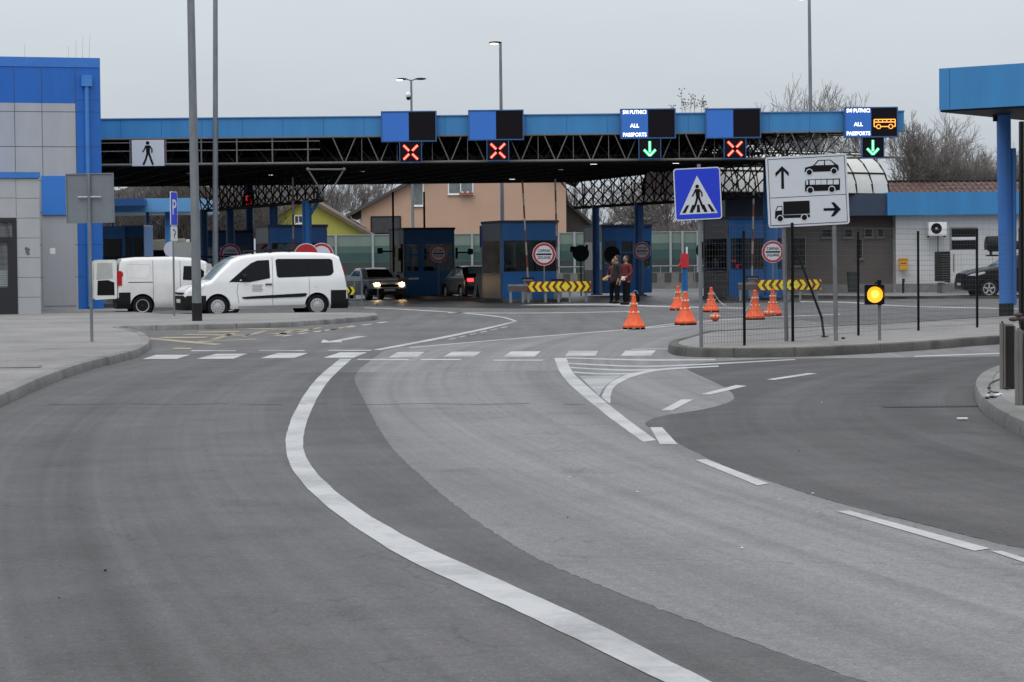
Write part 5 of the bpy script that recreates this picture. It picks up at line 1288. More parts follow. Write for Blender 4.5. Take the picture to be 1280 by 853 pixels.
van.part('wiper', lambda b: (b.tube((.86, -.55, 1.17), (.95, .1, 1.26), .014, n=5), b.tube((.86, .05, 1.17), (.95, .65, 1.26), .014, n=5)), M_black)
M_vtx = mat('van_print_red', (.46, .30, .31), .5); M_vtx2 = mat('van_print_grey', (.30, .30, .34), .5)
van.part('print', lambda b: [b.box(2.02 + .012 * (k % 2), 2.36 - .02 * (k % 3), -van.hw(2.2, .9) - .008, -van.hw(2.2, .9) - .002, .955 - k * .045, .975 - k * .045, k % 2) for k in range(5)], [M_vtx, M_vtx2])
van.part('fuel_flap', lambda b: b.lathe([(.001, -.004), (.075, -.003), (.08, .004)], 16, 0, Matrix.Translation((4.02, -van.hw(4.0, .95) - .002, .95)), axis='Y', cap=False), M_vwhite)

# ---- white delivery van, rear doors open
dv = Car('delivery_van', 'white panel van seen from behind right with its rear door open', 'van', (V(226, 393, 76.4).x, 77.3, 0), R(180 + 14), 4.40, 1.82,
         [(0, .62), (.06, .80), (.4, .92), (.85, 1.02), (1.25, 1.40), (1.6, 1.70), (1.9, 1.80), (2.6, 1.85), (3.8, 1.84), (4.25, 1.80), (4.34, 1.6), (4.38, 1.1), (4.40, .6)],
         1.05, zb=.25, wheels=(.85, 3.62), wr=.315, paint=M_vdirty, nose=.55, tail=.12, tumble=.14, pw=.78)
dv.all_wheels('steel')
dv.drape('windscreen', .92, 1.55, M_wscr, .10)
for sg in (-1, 1):
    dv.side('front_window', [(1.30, 1.07), (1.85, 1.55), (2.30, 1.56), (2.34, 1.12)], M_tint, sg)
    dv.line('door_gap', [(2.42, .40), (2.42, 1.72)], .012, M_joint, sg); dv.line('door_gap', [(3.28, .45), (3.28, 1.74)], .012, M_joint, sg)
    dv.line('slide_rail', [(3.30, 1.06), (4.06, 1.06)], .022, M_joint, sg)
    dv.line('pressed_panel', [(3.36, 1.62), (4.1, 1.62), (4.08, 1.2), (3.5, 1.18), (3.36, 1.3), (3.36, 1.62)], .008, mat('press_line', (.45, .45, .45), .5), sg)
    dv.part('tail_lamp', lambda b: b.box(4.22, 4.41, sg * .80, sg * .925, .92, 1.42), M_rlens, bevel=.04)
    simple_mirror(dv, 1.6, 1.18, M_plas, sg)
plastic(dv, 4.0, 4.40, .22, .74); plastic(dv, 0, .46, .22, .6)
dv.part('load_opening', lambda b: b.box(4.385, 4.415, -.68, .68, .62, 1.70), M_signblk)
dv.part('door_frame', lambda b: (b.box(4.40, 4.425, .68, .86, .60, 1.74), b.box(4.40, 4.425, -.86, -.68, .60, 1.74), b.box(4.40, 4.425, -.68, .68, 1.70, 1.78)), mat('frame_grey', (.36, .37, .35), .5))
# doors swung back: the near one lies along the flank line behind the tail
side_sg = 1 if True else -1
def rear_door(sg, ang):
    Mh = dv.T @ Matrix.Translation((4.42, sg * .88, 0)) @ Matrix.Rotation(ang, 4, 'Z')
    b = MB()
    pf = [(0, .55), (0, 1.72), (.06, 1.78), (.60, 1.78), (.70, 1.70), (.72, .6), (.68, .52)]
    b.prism(pf, -.03, .03, 0, Mh); o = b.build('rear_door', M_vdirty, dv.root)
    for y0, y1 in ((-.036, -.0305), (.0305, .036)):
        b = MB(); b.prism([(.12, 1.20), (.14, 1.68), (.60, 1.68), (.64, 1.15)], y0, y1, 0, Mh); b.build('door_lining', mat('door_lining_grey', (.42, .43, .42), .6), o)
        b = MB(); b.prism([(.08, .66), (.08, 1.06), (.28, 1.14), (.60, 1.12), (.62, .66)], y0 - .001, y1 + .001, 0, Mh); b.build('door_recess', M_signblk, o)
rear_door(1, R(0)); rear_door(-1, R(-25))
b = MB(); Mh = dv.T @ Matrix.Translation((1.30, .90, 0)) @ Matrix.Rotation(R(62), 4, 'Z')
b.prism([(0, .45), (0, 1.1), (.45, 1.62), (.85, 1.64), (.95, 1.1), (.95, .5)], -.03, .03, 0, Mh); b.build('driver_door', M_vdirty, dv.root)

# ---- silver saloon with headlights
c = V(464, 372, 106); sc_ = Car('silver_car', 'silver car with both headlights on waiting behind the lowered boom', 'car', (c.x, 108.6, 0), DIRL + R(90) + R(4), 4.35, 1.72,
      [(0, .62), (.1, .74), (.5, .86), (1.15, .94), (1.75, 1.33), (2.1, 1.41), (2.9, 1.40), (3.4, 1.10), (4.1, 1.0), (4.3, .85), (4.35, .6)], .92, zb=.2, wheels=(.85, 3.4), wr=.30, paint=M_vsilver, tumble=.42, nose=.45)
sc_.all_wheels('cap'); sc_.drape('windscreen', 1.2, 1.75, M_tint, .10); sc_.drape('rear_screen', 2.95, 3.38, M_tint, .10)
for sg in (-1, 1):
    sc_.side('side_window', [(1.75, 1.0), (2.0, 1.26), (2.35, 1.30), (2.38, 1.0)], M_tint, sg); sc_.side('side_window', [(2.45, 1.0), (2.45, 1.30), (2.85, 1.28), (3.1, 1.02)], M_tint, sg)
    simple_mirror(sc_, 1.7, 1.0, M_plas, sg)
    sc_.part('headlight', lambda b: b.sphere((.0, sg * .58, .68), .095, 10, sc=(.5, 1.2, .9)), emit('headlight_glow', (1.0, .66, .32), 45), smooth=True)
plastic(sc_, 0, .45, .22, .50, m=M_vdark); sc_.part('grille', lambda b: b.box(-.03, .03, -.42, .42, .56, .68), M_signblk); sc_.part('number_plate', lambda b: b.box(-.05, -.03, -.26, .26, .38, .48), M_plate)
# ---- dark car leaving, one tail lamp showing
c = V(594, 372, 104); dc = Car('dark_car', 'dark car half hidden by the centre booth with one red tail lamp lit', 'car', (c.x - .22, 106.5, 0), DIRL - R(90), 4.1, 1.74,
      [(0, .6), (.1, .76), (1.0, .95), (1.6, 1.36), (2.1, 1.46), (3.2, 1.42), (3.8, 1.10), (4.05, .95), (4.1, .6)], .95, zb=.2, wheels=(.8, 3.3), wr=.31, paint=M_vdark, tumble=.38)
dc.all_wheels('cap'); dc.drape('windscreen', 1.05, 1.55, M_tint, .08); dc.drape('rear_screen', 3.3, 3.78, M_wscr, .10)
for sg in (-1, 1):
    dc.side('side_window', [(1.5, 1.02), (1.9, 1.34), (2.3, 1.36), (2.32, 1.02)], M_tint, sg); dc.side('side_window', [(2.4, 1.02), (2.4, 1.36), (3.0, 1.33), (3.3, 1.05)], M_tint, sg)
    dc.part('tail_lamp', lambda b: b.box(3.98, 4.12, sg * .62 - .14, sg * .62 + .14, .78, .92), emit('tail_lamp_lit', (1.0, .03, .04), 4 if sg < 0 else 5), bevel=.02)
dc.part('number_plate', lambda b: b.box(4.1, 4.12, -.26, .26, .5, .62), M_plate)
# ---- added car; its red lamps stand in for a reflection in the booth glass
c = V(909, 345, 100.2); bc = Car('reflection_car', 'dark car added behind the right booth, its red lamps standing in for a reflection', 'car', (c.x + .40, 102.3, 0), R(-101), 4.1, 1.62,
      [(0, .6), (.1, .76), (1.0, .95), (1.6, 1.5), (2.1, 1.66), (3.6, 1.66), (3.9, 1.40), (4.05, .95), (4.1, .6)], .95, zb=.2, wheels=(.8, 3.3), wr=.31, paint=M_vdark, tumble=.25)
bc.all_wheels('cap'); bc.drape('rear_screen', 3.65, 3.95, M_tint, .10)
for sg in (-1, 1): bc.side('side_window', [(1.5, 1.02), (1.9, 1.5), (3.4, 1.5), (3.5, 1.02)], M_tint, sg); bc.part('tail_lamp', lambda b: b.box(3.98, 4.14, sg * .58 - .2, sg * .58 + .2, 1.24, 1.42), emit('tail_lamp_lit', ()), bevel=.02)
bc.part('high_brake_lamp', lambda b: b.box(3.80, 4.0, -.35, .35, 1.54, 1.60), emit('tail_lamp_lit', ()))
# ---- black estate car at right
c = V(1270, 371, 97.5); bk = Car('black_car', 'black car parked nose left behind the blue column near the white wall', 'car', (c.x - .42, 95.0, 0), R(4), 4.6, 1.84,
      [(0, .70), (.08, .92), (.35, 1.03), (.9, 1.13), (1.30, 1.20), (2.0, 1.60), (2.5, 1.71), (3.6, 1.69), (4.2, 1.50), (4.5, 1.1), (4.6, .68)], 1.08, zb=.26, wheels=(.92, 3.62), wr=.35, paint=M_vblack, tumble=.36, nose=.7, pw=.74)
bk.all_wheels('alloy'); bk.drape('windscreen', 1.42, 2.15, M_wscr, .10)
for sg in (-1, 1):
    bk.side('side_window', [(1.85, 1.16), (2.3, 1.53), (2.75, 1.58), (2.78, 1.16)], M_tint, sg); bk.side('side_window', [(2.85, 1.16), (2.85, 1.58), (3.5, 1.56), (3.9, 1.3), (3.8, 1.16)], M_tint, sg)
    bk.side('headlamp', [(.12, .86), (.25, .92), (.72, 1.0), (.78, .95), (.45, .84)], M_lens, sg, .012); bk.line('door_gap', [(1.75, .4), (1.72, 1.05)], .012, M_signblk, sg); bk.line('chrome_line', [(1.8, 1.13), (3.9, 1.15)], .02, M_lgrey, sg, .012)
    simple_mirror(bk, 1.95, 1.12, M_vblack, sg)
bk.part('number_plate', lambda b: b.box(-.02, -.005, -.26, .26, .48, .58), M_plate); bk.part('grille', lambda b: b.box(-.015, .01, -.5, .5, .66, .80), M_plas)
bk.root.scale = (1.04,) * 3
# ---- lorry far left
c = V(192, 330, 134); t = thing('lorry', 'cream lorry cab standing far back under the blue roofs at left', 'lorry', (c.x, c.y, 0), R(20))
b = MB(); b.prism([(-1.2, .5), (-1.2, 2.0), (-1.0, 2.7), (-.7, 3.05), (1.6, 3.15), (1.6, .5)], -1.2, 1.2); b.build('cab', mat('lorry_cream', (.55, .50, .38), .4), t, bevel=.05)
b = MB(); b.prism([(-1.21, 1.95), (-1.03, 2.6), (-.98, 2.62), (-1.15, 1.95)], -1.1, 1.1); b.prism([(-.9, 1.8), (-.85, 2.5), (.6, 2.5), (.6, 1.8)], -1.22, -1.201); b.build('window', M_tint, t)
b = MB(); b.box(1.9, 9, -1.25, 1.25, 1.0, 3.1); b.build('trailer', M_white, t)
b = MB()
for x in (0, 3.5, 6.5, 7.8): b.tube((x, -1.2, .5), (x, -.9, .5), .5, n=20); b.tube((x, .9, .5), (x, 1.2, .5), .5, n=20)
b.build('wheels', M_rub, t)

# ================================================================== equipment by the service building
c = V(1171.5, 286.5, 105.6); t = thing('air_conditioner', 'white air conditioner unit fixed high on the white tiled wall', 'air conditioner', c)
b = MB(); b.box(-.40, .40, -.15, .18, -.30, .30); b.build('casing', M_white, t, bevel=.015)
b = MB(); b.lathe([(.001, -.16), (.06, -.165), (.08, -.155), (.24, -.152)], 24, 0, Matrix.Translation((-.06, 0, .02)), axis='Y', cap=False); b.build('fan_grille', M_black, t)
b = MB(); b.lathe([(.001, -.17), (.06, -.17)], 16, 0, Matrix.Translation((-.06, 0, .02)), axis='Y', cap=False); b.build('fan_hub', M_lgrey, t)
b = MB(); b.tube((.05, .1, -.3), (.05, .1, -1.0), .02, n=6); b.box(-.42, -.36, -.12, .2, -.36, -.301); b.box(.30, .36, -.12, .2, -.36, -.301); b.build('pipe', M_dark, t)
c = V(1181, 372, 100.5); t = thing('cooling_unit', 'big white cabinet with dark louvred side standing behind the black car', 'cabinet', (c.x, c.y + 1.0, 0))
zt1 = V(1200, 313, c.y + 1).z
b = MB(); b.box(.42, 5.5, 0, 1.4, .55, zt1); b.build('casing', mat('cabinet_white', (.55, .56, .56), .45, var=.06), t, bevel=.02)
b = MB(); b.box(0, .40, -.02, 1.4, .6, zt1 - .05)
b.build('louvre_panel', M_signblk, t)
b = MB()
for k in range(12): b.box(.02, .38, -.035, -.021, .64 + k * .1, .665 + k * .1)
b.build('louvre_blade', mat('blade_grey', (.09, .09, .09), .5), t)
b = MB()
for x in (.9, 2.2, 3.3): b.box(x, x + .012, -.006, -.001, .6, zt1 - .03)
b.box(.55, .58, -.03, -.001, 1.0, zt1 - .15); b.build('door_gap', M_joint, t)
b = MB()
for x in (.1, 1.5, 3.5, 5.2): b.box(x, x + .12, .1, 1.3, .0, .55)
b.build('leg', M_galv, t)
c = V(1234, 307, 101.5); t = thing('horizontal_tank', 'black horizontal tank lying on a bracket above the white cabinet', 'tank', (c.x, c.y + .3, c.z))
b = MB(); b.tube((.0, 0, 0), (1.0, 0, 0), .40, n=24); b.tube((1.0, 0, -.02), (2.0, 0, -.02), .21, n=16); b.build('drum', M_black, t, bevel=.05, smooth=True)
b = MB(); b.box(-.05, 1.1, -.3, .3, -.46, -.40); b.box(.1, .2, -.3, .3, zt1 - c.z, -.46); b.box(.8, .9, -.3, .3, zt1 - c.z, -.46); b.build('bracket', M_lgrey, t)
c = V(1129, 330.5, 105.85); t = thing('yellow_box', 'small orange-yellow box mounted on the white tiled wall', 'letter box', c)
b = MB(); b.box(-.20, .20, -.12, .0, -.26, .24); b.box(-.21, .21, -.15, .0, .20, .27); b.build('body', mat('box_yellow', (.70, .36, .02), .5), t, bevel=.02)
b = MB(); b.box(-.12, .12, -.135, -.121, .02, .07); b.build('slot', M_red, t)
c = V(1129.5, 366, 104.5); t = thing('hose_post', 'short grey standpipe with black head before the white tiled wall', 'post', (c.x, c.y, .1))
b = MB(); b.tube((0, 0, 0), (0, 0, .45), .03, n=8); b.build('pipe', M_galv, t); b = MB(); b.box(-.05, .05, -.05, .05, .45, .62); b.build('head', M_black, t)
c = V(1066.5, 366, 104.5); t = thing('wheelie_bin', 'dark green bin standing against the shaded brown wall', 'bin', (c.x, c.y, .1))
b = MB(); b.add([(-.2, -.25, .05), (.2, -.25, .05), (.2, .2, .05), (-.2, .2, .05), (-.25, -.32, .88), (.25, -.32, .88), (.25, .25, .88), (-.25, .25, .88)], [(3, 2, 1, 0), (0, 1, 5, 4), (1, 2, 6, 5), (2, 3, 7, 6), (3, 0, 4, 7), (4, 5, 6, 7)]); b.build('body', mat('bin_green', (.012, .03, .022), .5), t)
b = MB(); b.box(-.27, .27, -.35, .28, .885, .95); b.build('lid', mat('bin_green', ()), t, bevel=.02)
c = V(856, 358, 128); t = thing('pump_post', 'stout red-topped blue post with white blotches beyond the navy booth', 'post', (c.x, c.y, 0))
b = MB(); b.tube((0, 0, 0), (0, 0, 1.25), .17, .15, n=12); b.build('shaft', M_booth, t, smooth=True)
b = MB(); b.tube((0, 0, 1.25), (0, 0, 2.0), .24, .22, n=12); b.tube((-.12, 0, 1.5), (-.35, 0, 1.3), .07, n=6); b.build('head', mat('pump_red', (.50, .02, .03), .5), t, smooth=True)
b = MB(); b.tube((.12, 0, 2.0), (.12, 0, 2.35), .05, n=8); b.build('cap', M_white, t)

# ================================================================== background buildings
t = thing('noise_barrier', 'long translucent green striped noise barrier with grey posts behind the booths', 'barrier wall', (0, 150, 0))
bands = [(.3, .95, (.11, .115, .11)), (.955, 1.75, (.045, .06, .058)), (1.755, 2.35, (.04, .085, .08)), (2.355, 2.75, (.07, .13, .11)), (2.755, 3.42, (.17, .22, .19))]
xa, xb_ = V(395, 300, 150).x, V(905, 300, 150).x
for z0, z1, c3 in bands:
    b = MB(); b.box(xa, xb_, 0, .04, z0, z1); b.build('panel_band', mat('barrier_' + str(z1), c3, .3, var=.12, scale=.8), t)
xs_ = [466, 590, 643, 698, 718, 738, 838, 853, 872, 420, 530]
for px in xs_: b = MB(); x = V(px, 300, 150).x; b.box(x - .07, x + .07, -.12, -.001, 0, 3.5); b.build('post', mat('barrier_post', (.30, .33, .34), .5), t)
b = MB(); b.box(xa, xb_, -.05, .1, 3.42, 3.47); b.build('cap_rail', mat('barrier_post', ()), t)
xq = V(825, 300, 141).x
t = thing('jersey_wall', 'low stained concrete wall with dark upright marks beyond the navy booth', 'wall', (xq, 141, 0))
b = MB(); b.box(-6, 5, 0, .3, 0, .95); b.build('base', M_conc, t)
b = MB()
for k in range(12): b.box(-5.7 + k * .85, -5.3 + k * .85, -.02, -.001, .38, .92)
b.build('stain_panel', mat('dark_patches', (.07, .065, .06), .9), t)
b = MB(); b.tube((-6, -.3, 1.32), (4.2, -.3, 1.32), .04, n=6)
for k in range(6): b.tube((-6 + k * 2, -.3, 0), (-6 + k * 2, -.3, 1.32), .03, n=6)
b.build('rail', M_galv, t)
# peach house
def house(label, x0, x1, Y, zw, apex, zapex, depth, m_wall, m_roof, over=.6, over_r=None, name='house'):
    t = thing(name, label, 'house', (0, Y, 0)); b = MB()
    pl_ = [(x0, 0), (x1, 0), (x1, zw[1])] + ([(apex, zapex)] if x0 < apex < x1 else []) + [(x0, zw[0])]
    b.prism(pl_, 0, depth); b.build('wall', m_wall, t)
    th = .22
    def plane(xa_, za, xb2, zb2):
        d = Vector((xb2 - xa_, zb2 - za)).normalized(); n_ = Vector((-d.y, d.x)); 
        if n_.y < 0: n_ = -n_
        b = MB(); o1 = n_ * .004; o2 = n_ * th
        b.prism([(xa_ + o1.x, za + o1.y), (xb2 + o1.x, zb2 + o1.y), (xb2 + o2.x, zb2 + o2.y), (xa_ + o2.x, za + o2.y)], -.5, depth + .5); b.build('roof', m_roof, t)
    sl = (zapex - zw[0]) / (apex - x0); plane(x0 - over, zw[0] - sl * over, apex, zapex)
    if apex < x1:
        sr = (zw[1] - zapex) / (x1 - apex); plane(apex, zapex, x1 + over, zw[1] + sr * over)
    return t
M_peach = mat('peach_render', (.50, .33, .245), .85, var=.06, scale=.5, bump=.1); M_droof = mat('dark_roof_tiles', (.075, .065, .062), .8, var=.3, scale=4)
def zof(py, Y, px=640): return V(px, py, Y).z
YP = 170
hx0, hx1 = V(452, 300, YP).x, V(708, 300, YP).x
ph = house('big peach rendered house with dark gable roof behind the booths', hx0, hx1, YP, (zof(263, YP, 452), zof(222, YP, 708)), V(604, 200, YP).x, zof(180, YP, 604), 10, M_peach, M_droof, .95)
def hwin(p, px0, px1, py0, py1, Y, gm=M_dglass, mull=1, fm=M_white):
    return window(p, V(px0, 250, Y).x, V(px1, 250, Y).x, zof(py1, Y, px0), zof(py0, Y, px0), y=-.03, fm=fm, gm=gm, mull=mull, fr=.09)
hwin(ph, 560, 592, 221, 243.5, YP, mat('curtained_glass', (.16, .19, .20), .2, var=.3)); hwin(ph, 514, 530, 226, 258, YP, mat('curtained_glass', ()), 0); hwin(ph, 463, 501, 270.5, 293, YP, mat('dusky_glass', (.05, .05, .055), .3, var=.3), 0, fm=M_dark)
x = V(576, 243, YP).x; z = zof(241, YP, 576); b = MB()
for k in range(7): b.sphere((x + k * .13, -.3, z), .07, 5, mi=k % 3)
b.box(x - .1, x + .9, -.38, -.2, z - .15, z - .04, 3); b.build('flower_box', [mat('flower_pink', (.5, .2, .25), .6), M_white, mat('flower_red', (.4, .05, .05), .6), mat('terracotta', (.25, .1, .06), .8)], ph)
b = MB(); x0g, zg = V(436, 264, YP).x, zof(264, YP, 440); b.tube((x0g, -.3, zg - .1), (x0g, 8, zg - .1), .1, n=6); b.tube((x0g, -.3, zg - .1), (x0g + .2, -.3, zg - .55), .05, n=6); b.tube((x0g + .2, -.3, zg - .55), (hx0 + .25, -.2, zg - 1.1), .05, n=6); b.tube((hx0 + .25, -.1, zg - 1.1), (hx0 + .25, -.1, 0), .05, n=6); b.build('gutter', M_lgrey, ph)
# grey house right of it (only its falling roof shows)
YG = 176
house('dark grey sloping house gable just right of the peach house', V(705, 300, YG).x, V(742, 300, YG).x, YG, (zof(240, YG, 706), zof(284, YG, 740)), V(706, 300, YG).x + .05, zof(254, YG, 708), 6, mat('grey_gable', (.085, .08, .085), .8, var=.12), M_droof, .02)
YY = 163
yh = house('acid yellow gabled house with brown roof edge behind the parked van', V(330, 300, YY).x, V(468, 300, YY).x, YY, (zof(280, YY, 333), zof(299.5, YY, 466)), V(385, 300, YY).x, zof(250, YY, 385), 9, mat('yellow_render', (.42, .40, .085), .85, var=.06), mat('brown_roof', (.12, .085, .06), .8, var=.3), .5)
hwin(yh, 367, 379, 269, 280, YY, mat('dusky_glass', ()), 1)
# reddish roof behind the service building
YR = 138
xa, xb_ = V(1085, 235, YR).x, V(1330, 235, YR).x
t = thing('red_roofed_house', 'low house with long reddish tiled roof rising behind the blue fascia', 'house', (0, YR, 0))
b = MB(); b.box(xa + .3, xb_, .3, 8, 0, 4.6); b.build('wall', M_conc, t)
z0, z1 = zof(244, YR, 1200) - .3, zof(224.5, YR, 1200)
b = MB(); b.add([(xa, -.3, z0), (xb_, -.3, z0), (xb_, 4.2, z1), (xa, 4.2, z1), (xa, 8.5, z0), (xb_, 8.5, z0)], [(0, 1, 2, 3), (3, 2, 5, 4), (0, 3, 4), (1, 5, 2)])
m = mat('red_tiles', (.105, .062, .055), .8, var=.75, scale=3.2); b.build('roof', m, t)
b = MB()
for k in range(40): x = xa + k * .33; b.tube((x, -.32, z0 + .02), (x, 4.2, z1 + .02), .05, n=4, caps=False)
for k in range(5): f = k / 5; b.tube((xa, -.3 + 4.5 * f, z0 + (z1 - z0) * f + .01), (xb_, -.3 + 4.5 * f, z0 + (z1 - z0) * f + .01), .04, n=4, caps=False)
b.build('tile_ridge', m, t)
b = MB(); b.tube((xa, 4.2, z1 + .05), (xb_, 4.2, z1 + .05), .09, n=6); b.build('ridge', M_dark, t)
# blue buildings far left under the canopy
YB = 124; x0, x1 = V(95, 260, YB).x, V(250, 260, YB).x
t = thing('far_blue_canopy', 'light blue flat roof on slim blue columns far left under the main canopy', 'canopy', (0, YB, 0))
b = MB(); b.box(x0, x1, 0, 8, zof(265, YB, 200), zof(248, YB, 200)); b.build('roof_slab', mat('pale_blue', (.15, .40, .74), .4, var=.05), t)
for px, m_ in ((207, mat('column_light_blue', (.07, .30, .68), .4)), (138, M_blue), (182, M_booth)):
    x = V(px, 300, YB).x; b = MB(); b.tube((x, .8, 0), (x, .8, zof(265, YB, 200)), .14 if px == 207 else .09, n=12); b.build('column', m_, t, smooth=True)
b = MB(); b.box(x0, V(183, 250, YB).x, -.9, -.05, zof(258, YB, 150), zof(249, YB, 150)); b.build('dark_band', mat('shaded_blue', (.02, .09, .26), .5), t)
YK = 119; t = thing('blue_kiosk', 'small blue kiosk with dark windows left of the parking sign', 'kiosk', (0, YK, 0)); xk0, xk1, xk2 = V(129, 300, YK).x, V(153, 300, YK).x, V(180, 300, YK).x
ztk = zof(283, YK, 150)
b = MB(); b.box(xk0, xk2, 0, 3, 0, ztk); b.build('wall', mat('kiosk_skylit_mid_blue', (.03, .18, .48), .4), t)
b = MB(); b.box(xk0, xk1, -.06, -.001, ztk - .62, ztk); b.box(xk1 + .005, xk1 + .15, -.06, -.001, 0, ztk); b.build('front_panel', mat('kiosk_skylit_bright_blue', (.07, .32, .80), .4), t)  # wall and panel blues lightened for sky light from the open side
for (a0, a1) in ((130, 151), (157, 164), (167, 178)):
    b = MB(); b.box(V(a0, 300, YK).x, V(a1, 300, YK).x, -.03, -.002, 1.2, zof(297, YK, 150)); b.build('window', M_dglass, t)
b = MB(); b.box(xk1, xk2, -.05, 3.1, ztk + .002, ztk + .06); b.build('roof', M_lgrey, t)
t = thing('guard_rail', 'thin grey railing beyond the roof of the white delivery van', 'railing', (V(190, 320, 97).x, 97, 0))
b = MB(); b.tube((-3.2, 0, 1.95), (3.4, 0, 1.95), .03, n=6)
for k in range(24): b.tube((-3.2 + k * .28, 0, 1.2), (-3.2 + k * .28, 0, 1.95), .012, n=4)
b.tube((-3.2, 0, 1.2), (3.4, 0, 1.2), .03, n=6); b.tube((-3.2, 0, 0), (-3.2, 0, 1.2), .05, n=6); b.tube((3.4, 0, 0), (3.4, 0, 1.2), .05, n=6); b.build('bars', M_dark, t)
b = MB(); c = V(324, 300, 112); b.box(-.13, .13, -.13, .13, 0, zof(287, 112, 324)); b.box(-.16, .16, -.16, .16, zof(287, 112, 324), zof(285, 112, 324)); o = b.build('white_pillar', M_white); o.location = (c.x, c.y, 0); tag(o, 'narrow white pillar between the almost black booth and the blue booth', 'pillar')
# ================================================================== people
def skin(name, verts, edges, radii, m, parent, sub=2, root=0):
    me = bpy.data.meshes.new(name); me.from_pydata(verts, edges, []); o = bpy.data.objects.new(name, me); COL.objects.link(o)
    md = o.modifiers.new('s', 'SKIN'); md.use_smooth_shade = True
    for i, r in enumerate(radii):
        sv = me.skin_vertices[0].data[i]; sv.radius = (r, r) if not isinstance(r, tuple) else r; sv.use_root = (i == root)
    o.modifiers.new('u', 'SUBSURF').levels = sub; o.modifiers['u'].render_levels = sub
    baked(o); o.data.materials.clear(); o.data.materials.append(m); o.data.polygons.foreach_set('use_smooth', [True] * len(o.data.polygons))
    if parent is not None: o.parent = parent
    return o
def person(label, loc, rz, jacket, trousers, hairc, skinc, H=1.80, hood=False, pose=0):
    """local frame: the person faces -y"""
    t = thing('person', label, 'person', loc, rz, None); k = H / 1.80
    J = {}
    pel = (0, 0, .96); 
    V_ = [pel, (0, .01, 1.12), (0, .02, 1.30), (0, .01, 1.45), (0, -.01, 1.53), (0, -.02, 1.60)]; E_ = [(0, 1), (1, 2), (2, 3), (3, 4), (4, 5)]
    Rr = [(.15, .12), (.14, .11), (.165, .12), (.13, .10), .058, .056]
    def chain(start, pts, rs):
        p = start
        for q, r in zip(pts, rs): V_.append(q); Rr.append(r); E_.append((p, len(V_) - 1)); p = len(V_) - 1
        return p
    s = .03 if pose else -.02
    hands = []
    for sg in (-1, 1):
        chain(0, [(sg * .10, 0, .90), (sg * .115, -.03 * sg, .50), (sg * .12, .03 - .04 * sg, .10), (sg * .125, -.04 - .04 * sg, .05), (sg * .13, -.14 - .04 * sg, .035)], [.095, .062, .045, .045, .035])
        if sg == (1 if pose else -1): arm = [(sg * .185, .01, 1.43), (sg * .25, .03, 1.16), (sg * .22, -.20, 1.02)]; hd = Vector((sg * .21, -.27, .99))
        else: arm = [(sg * .185, .01, 1.43), (sg * .25, .05, 1.16), (sg * .235, -.05, .91)]; hd = Vector((sg * .235, -.08, .84))
        w_ = chain(3, arm + [tuple(hd)], [.062, .046, .034, .036]); d = (hd - Vector(arm[-1])).normalized(); side_ = d.cross(Vector((0, 0, 1)) if abs(d.z) < .9 else Vector((0, 1, 0))).normalized(); hands.append(hd + d * .06)
        for f in range(4):
            o_ = side_ * (-.027 + f * .018); L_ = (.065, .075, .07, .055)[f]
            chain(w_, [tuple(hd + d * .045 + o_), tuple(hd + d * (.045 + L_ * .6) + o_ + Vector((0, 0, -.006))), tuple(hd + d * (.045 + L_) + o_ + Vector((0, .0, -.025)))], [.010, .009, .007])
        chain(w_, [tuple(hd + side_ * -.035 + d * .02), tuple(hd + side_ * -.052 + d * .055)], [.011, .008])
    body = skin('body', V_, E_, Rr, skinc, t, 1)
    hb = MB(); hb.sphere((0, -.02, 1.68), .100, 14, sc=(.86, 1.02, 1.22)); hb.sphere((0, -.125, 1.665), .022, 6, sc=(.7, 1, 1.2)); hb.sphere((.088, -.01, 1.67), .022, 6, sc=(.4, .8, 1.3)); hb.sphere((-.088, -.01, 1.67), .022, 6, sc=(.4, .8, 1.3)); hb.sphere((0, -.07, 1.605), .05, 8, sc=(.9, .8, .6)); hb.build('head', skinc, t, smooth=True, angle=80)
    hb = MB()
    for sg in (-1, 1): hb.sphere((sg * .034, -.108, 1.695), .011, 6)
    hb.box(-.022, .022, -.112, -.105, 1.622, 1.628); hb.build('eyes_and_mouth', M_signblk, t)
    hb = MB(); hb.sphere((0, .012, 1.715), .105, 12, sc=(.93, 1.02, 1.03)); hb.build('hood' if hood else 'hair', hairc, t, smooth=True)
    # jacket
    V2 = [(0, .0, .80), (0, .0, .96), (0, .01, 1.18), (0, .02, 1.34), (0, .015, 1.45), (0, 0, 1.54)]; E2 = [(i, i + 1) for i in range(5)]; R2 = [(.20, .16), (.20, .168), (.185, .16), (.20, .155), (.165, .13), .085]
    for sg in (-1, 1):
        if sg == (1 if pose else -1): arm = [(sg * .19, .01, 1.42), (sg * .265, .03, 1.16), (sg * .225, -.18, 1.03)]
        else: arm = [(sg * .19, .01, 1.42), (sg * .265, .05, 1.16), (sg * .245, -.04, .93)]
        p = 4
        for q, r in zip(arm, (.085, .072, .055)): V2.append(q); R2.append(r); E2.append((p, len(V2) - 1)); p = len(V2) - 1
    skin('jacket', V2, E2, R2, jacket, t, 2)
    V3 = [(0, 0, 1.0), (0, 0, .90)]; E3 = [(0, 1)]; R3 = [(.14, .11), (.15, .12)]
    for sg in (-1, 1):
        p = 1
        for q, r in zip([(sg * .085, 0, .80), (sg * .115, -.03 * sg, .50), (sg * .12, .0 - .04 * sg, .09)], (.115, .088, .078)): V3.append(q); R3.append(r); E3.append((p, len(V3) - 1)); p = len(V3) - 1
    skin('trousers', V3, E3, R3, trousers, t, 2)
    for sg in (-1, 1):
        b = MB(); b.sphere((sg * .125, -.08 - .04 * sg, .05), .085, 8, sc=(.74, 1.9, .66)); b.build('shoe', M_black, t, smooth=True)
    for o in t.children: o.scale = (k, k, k)
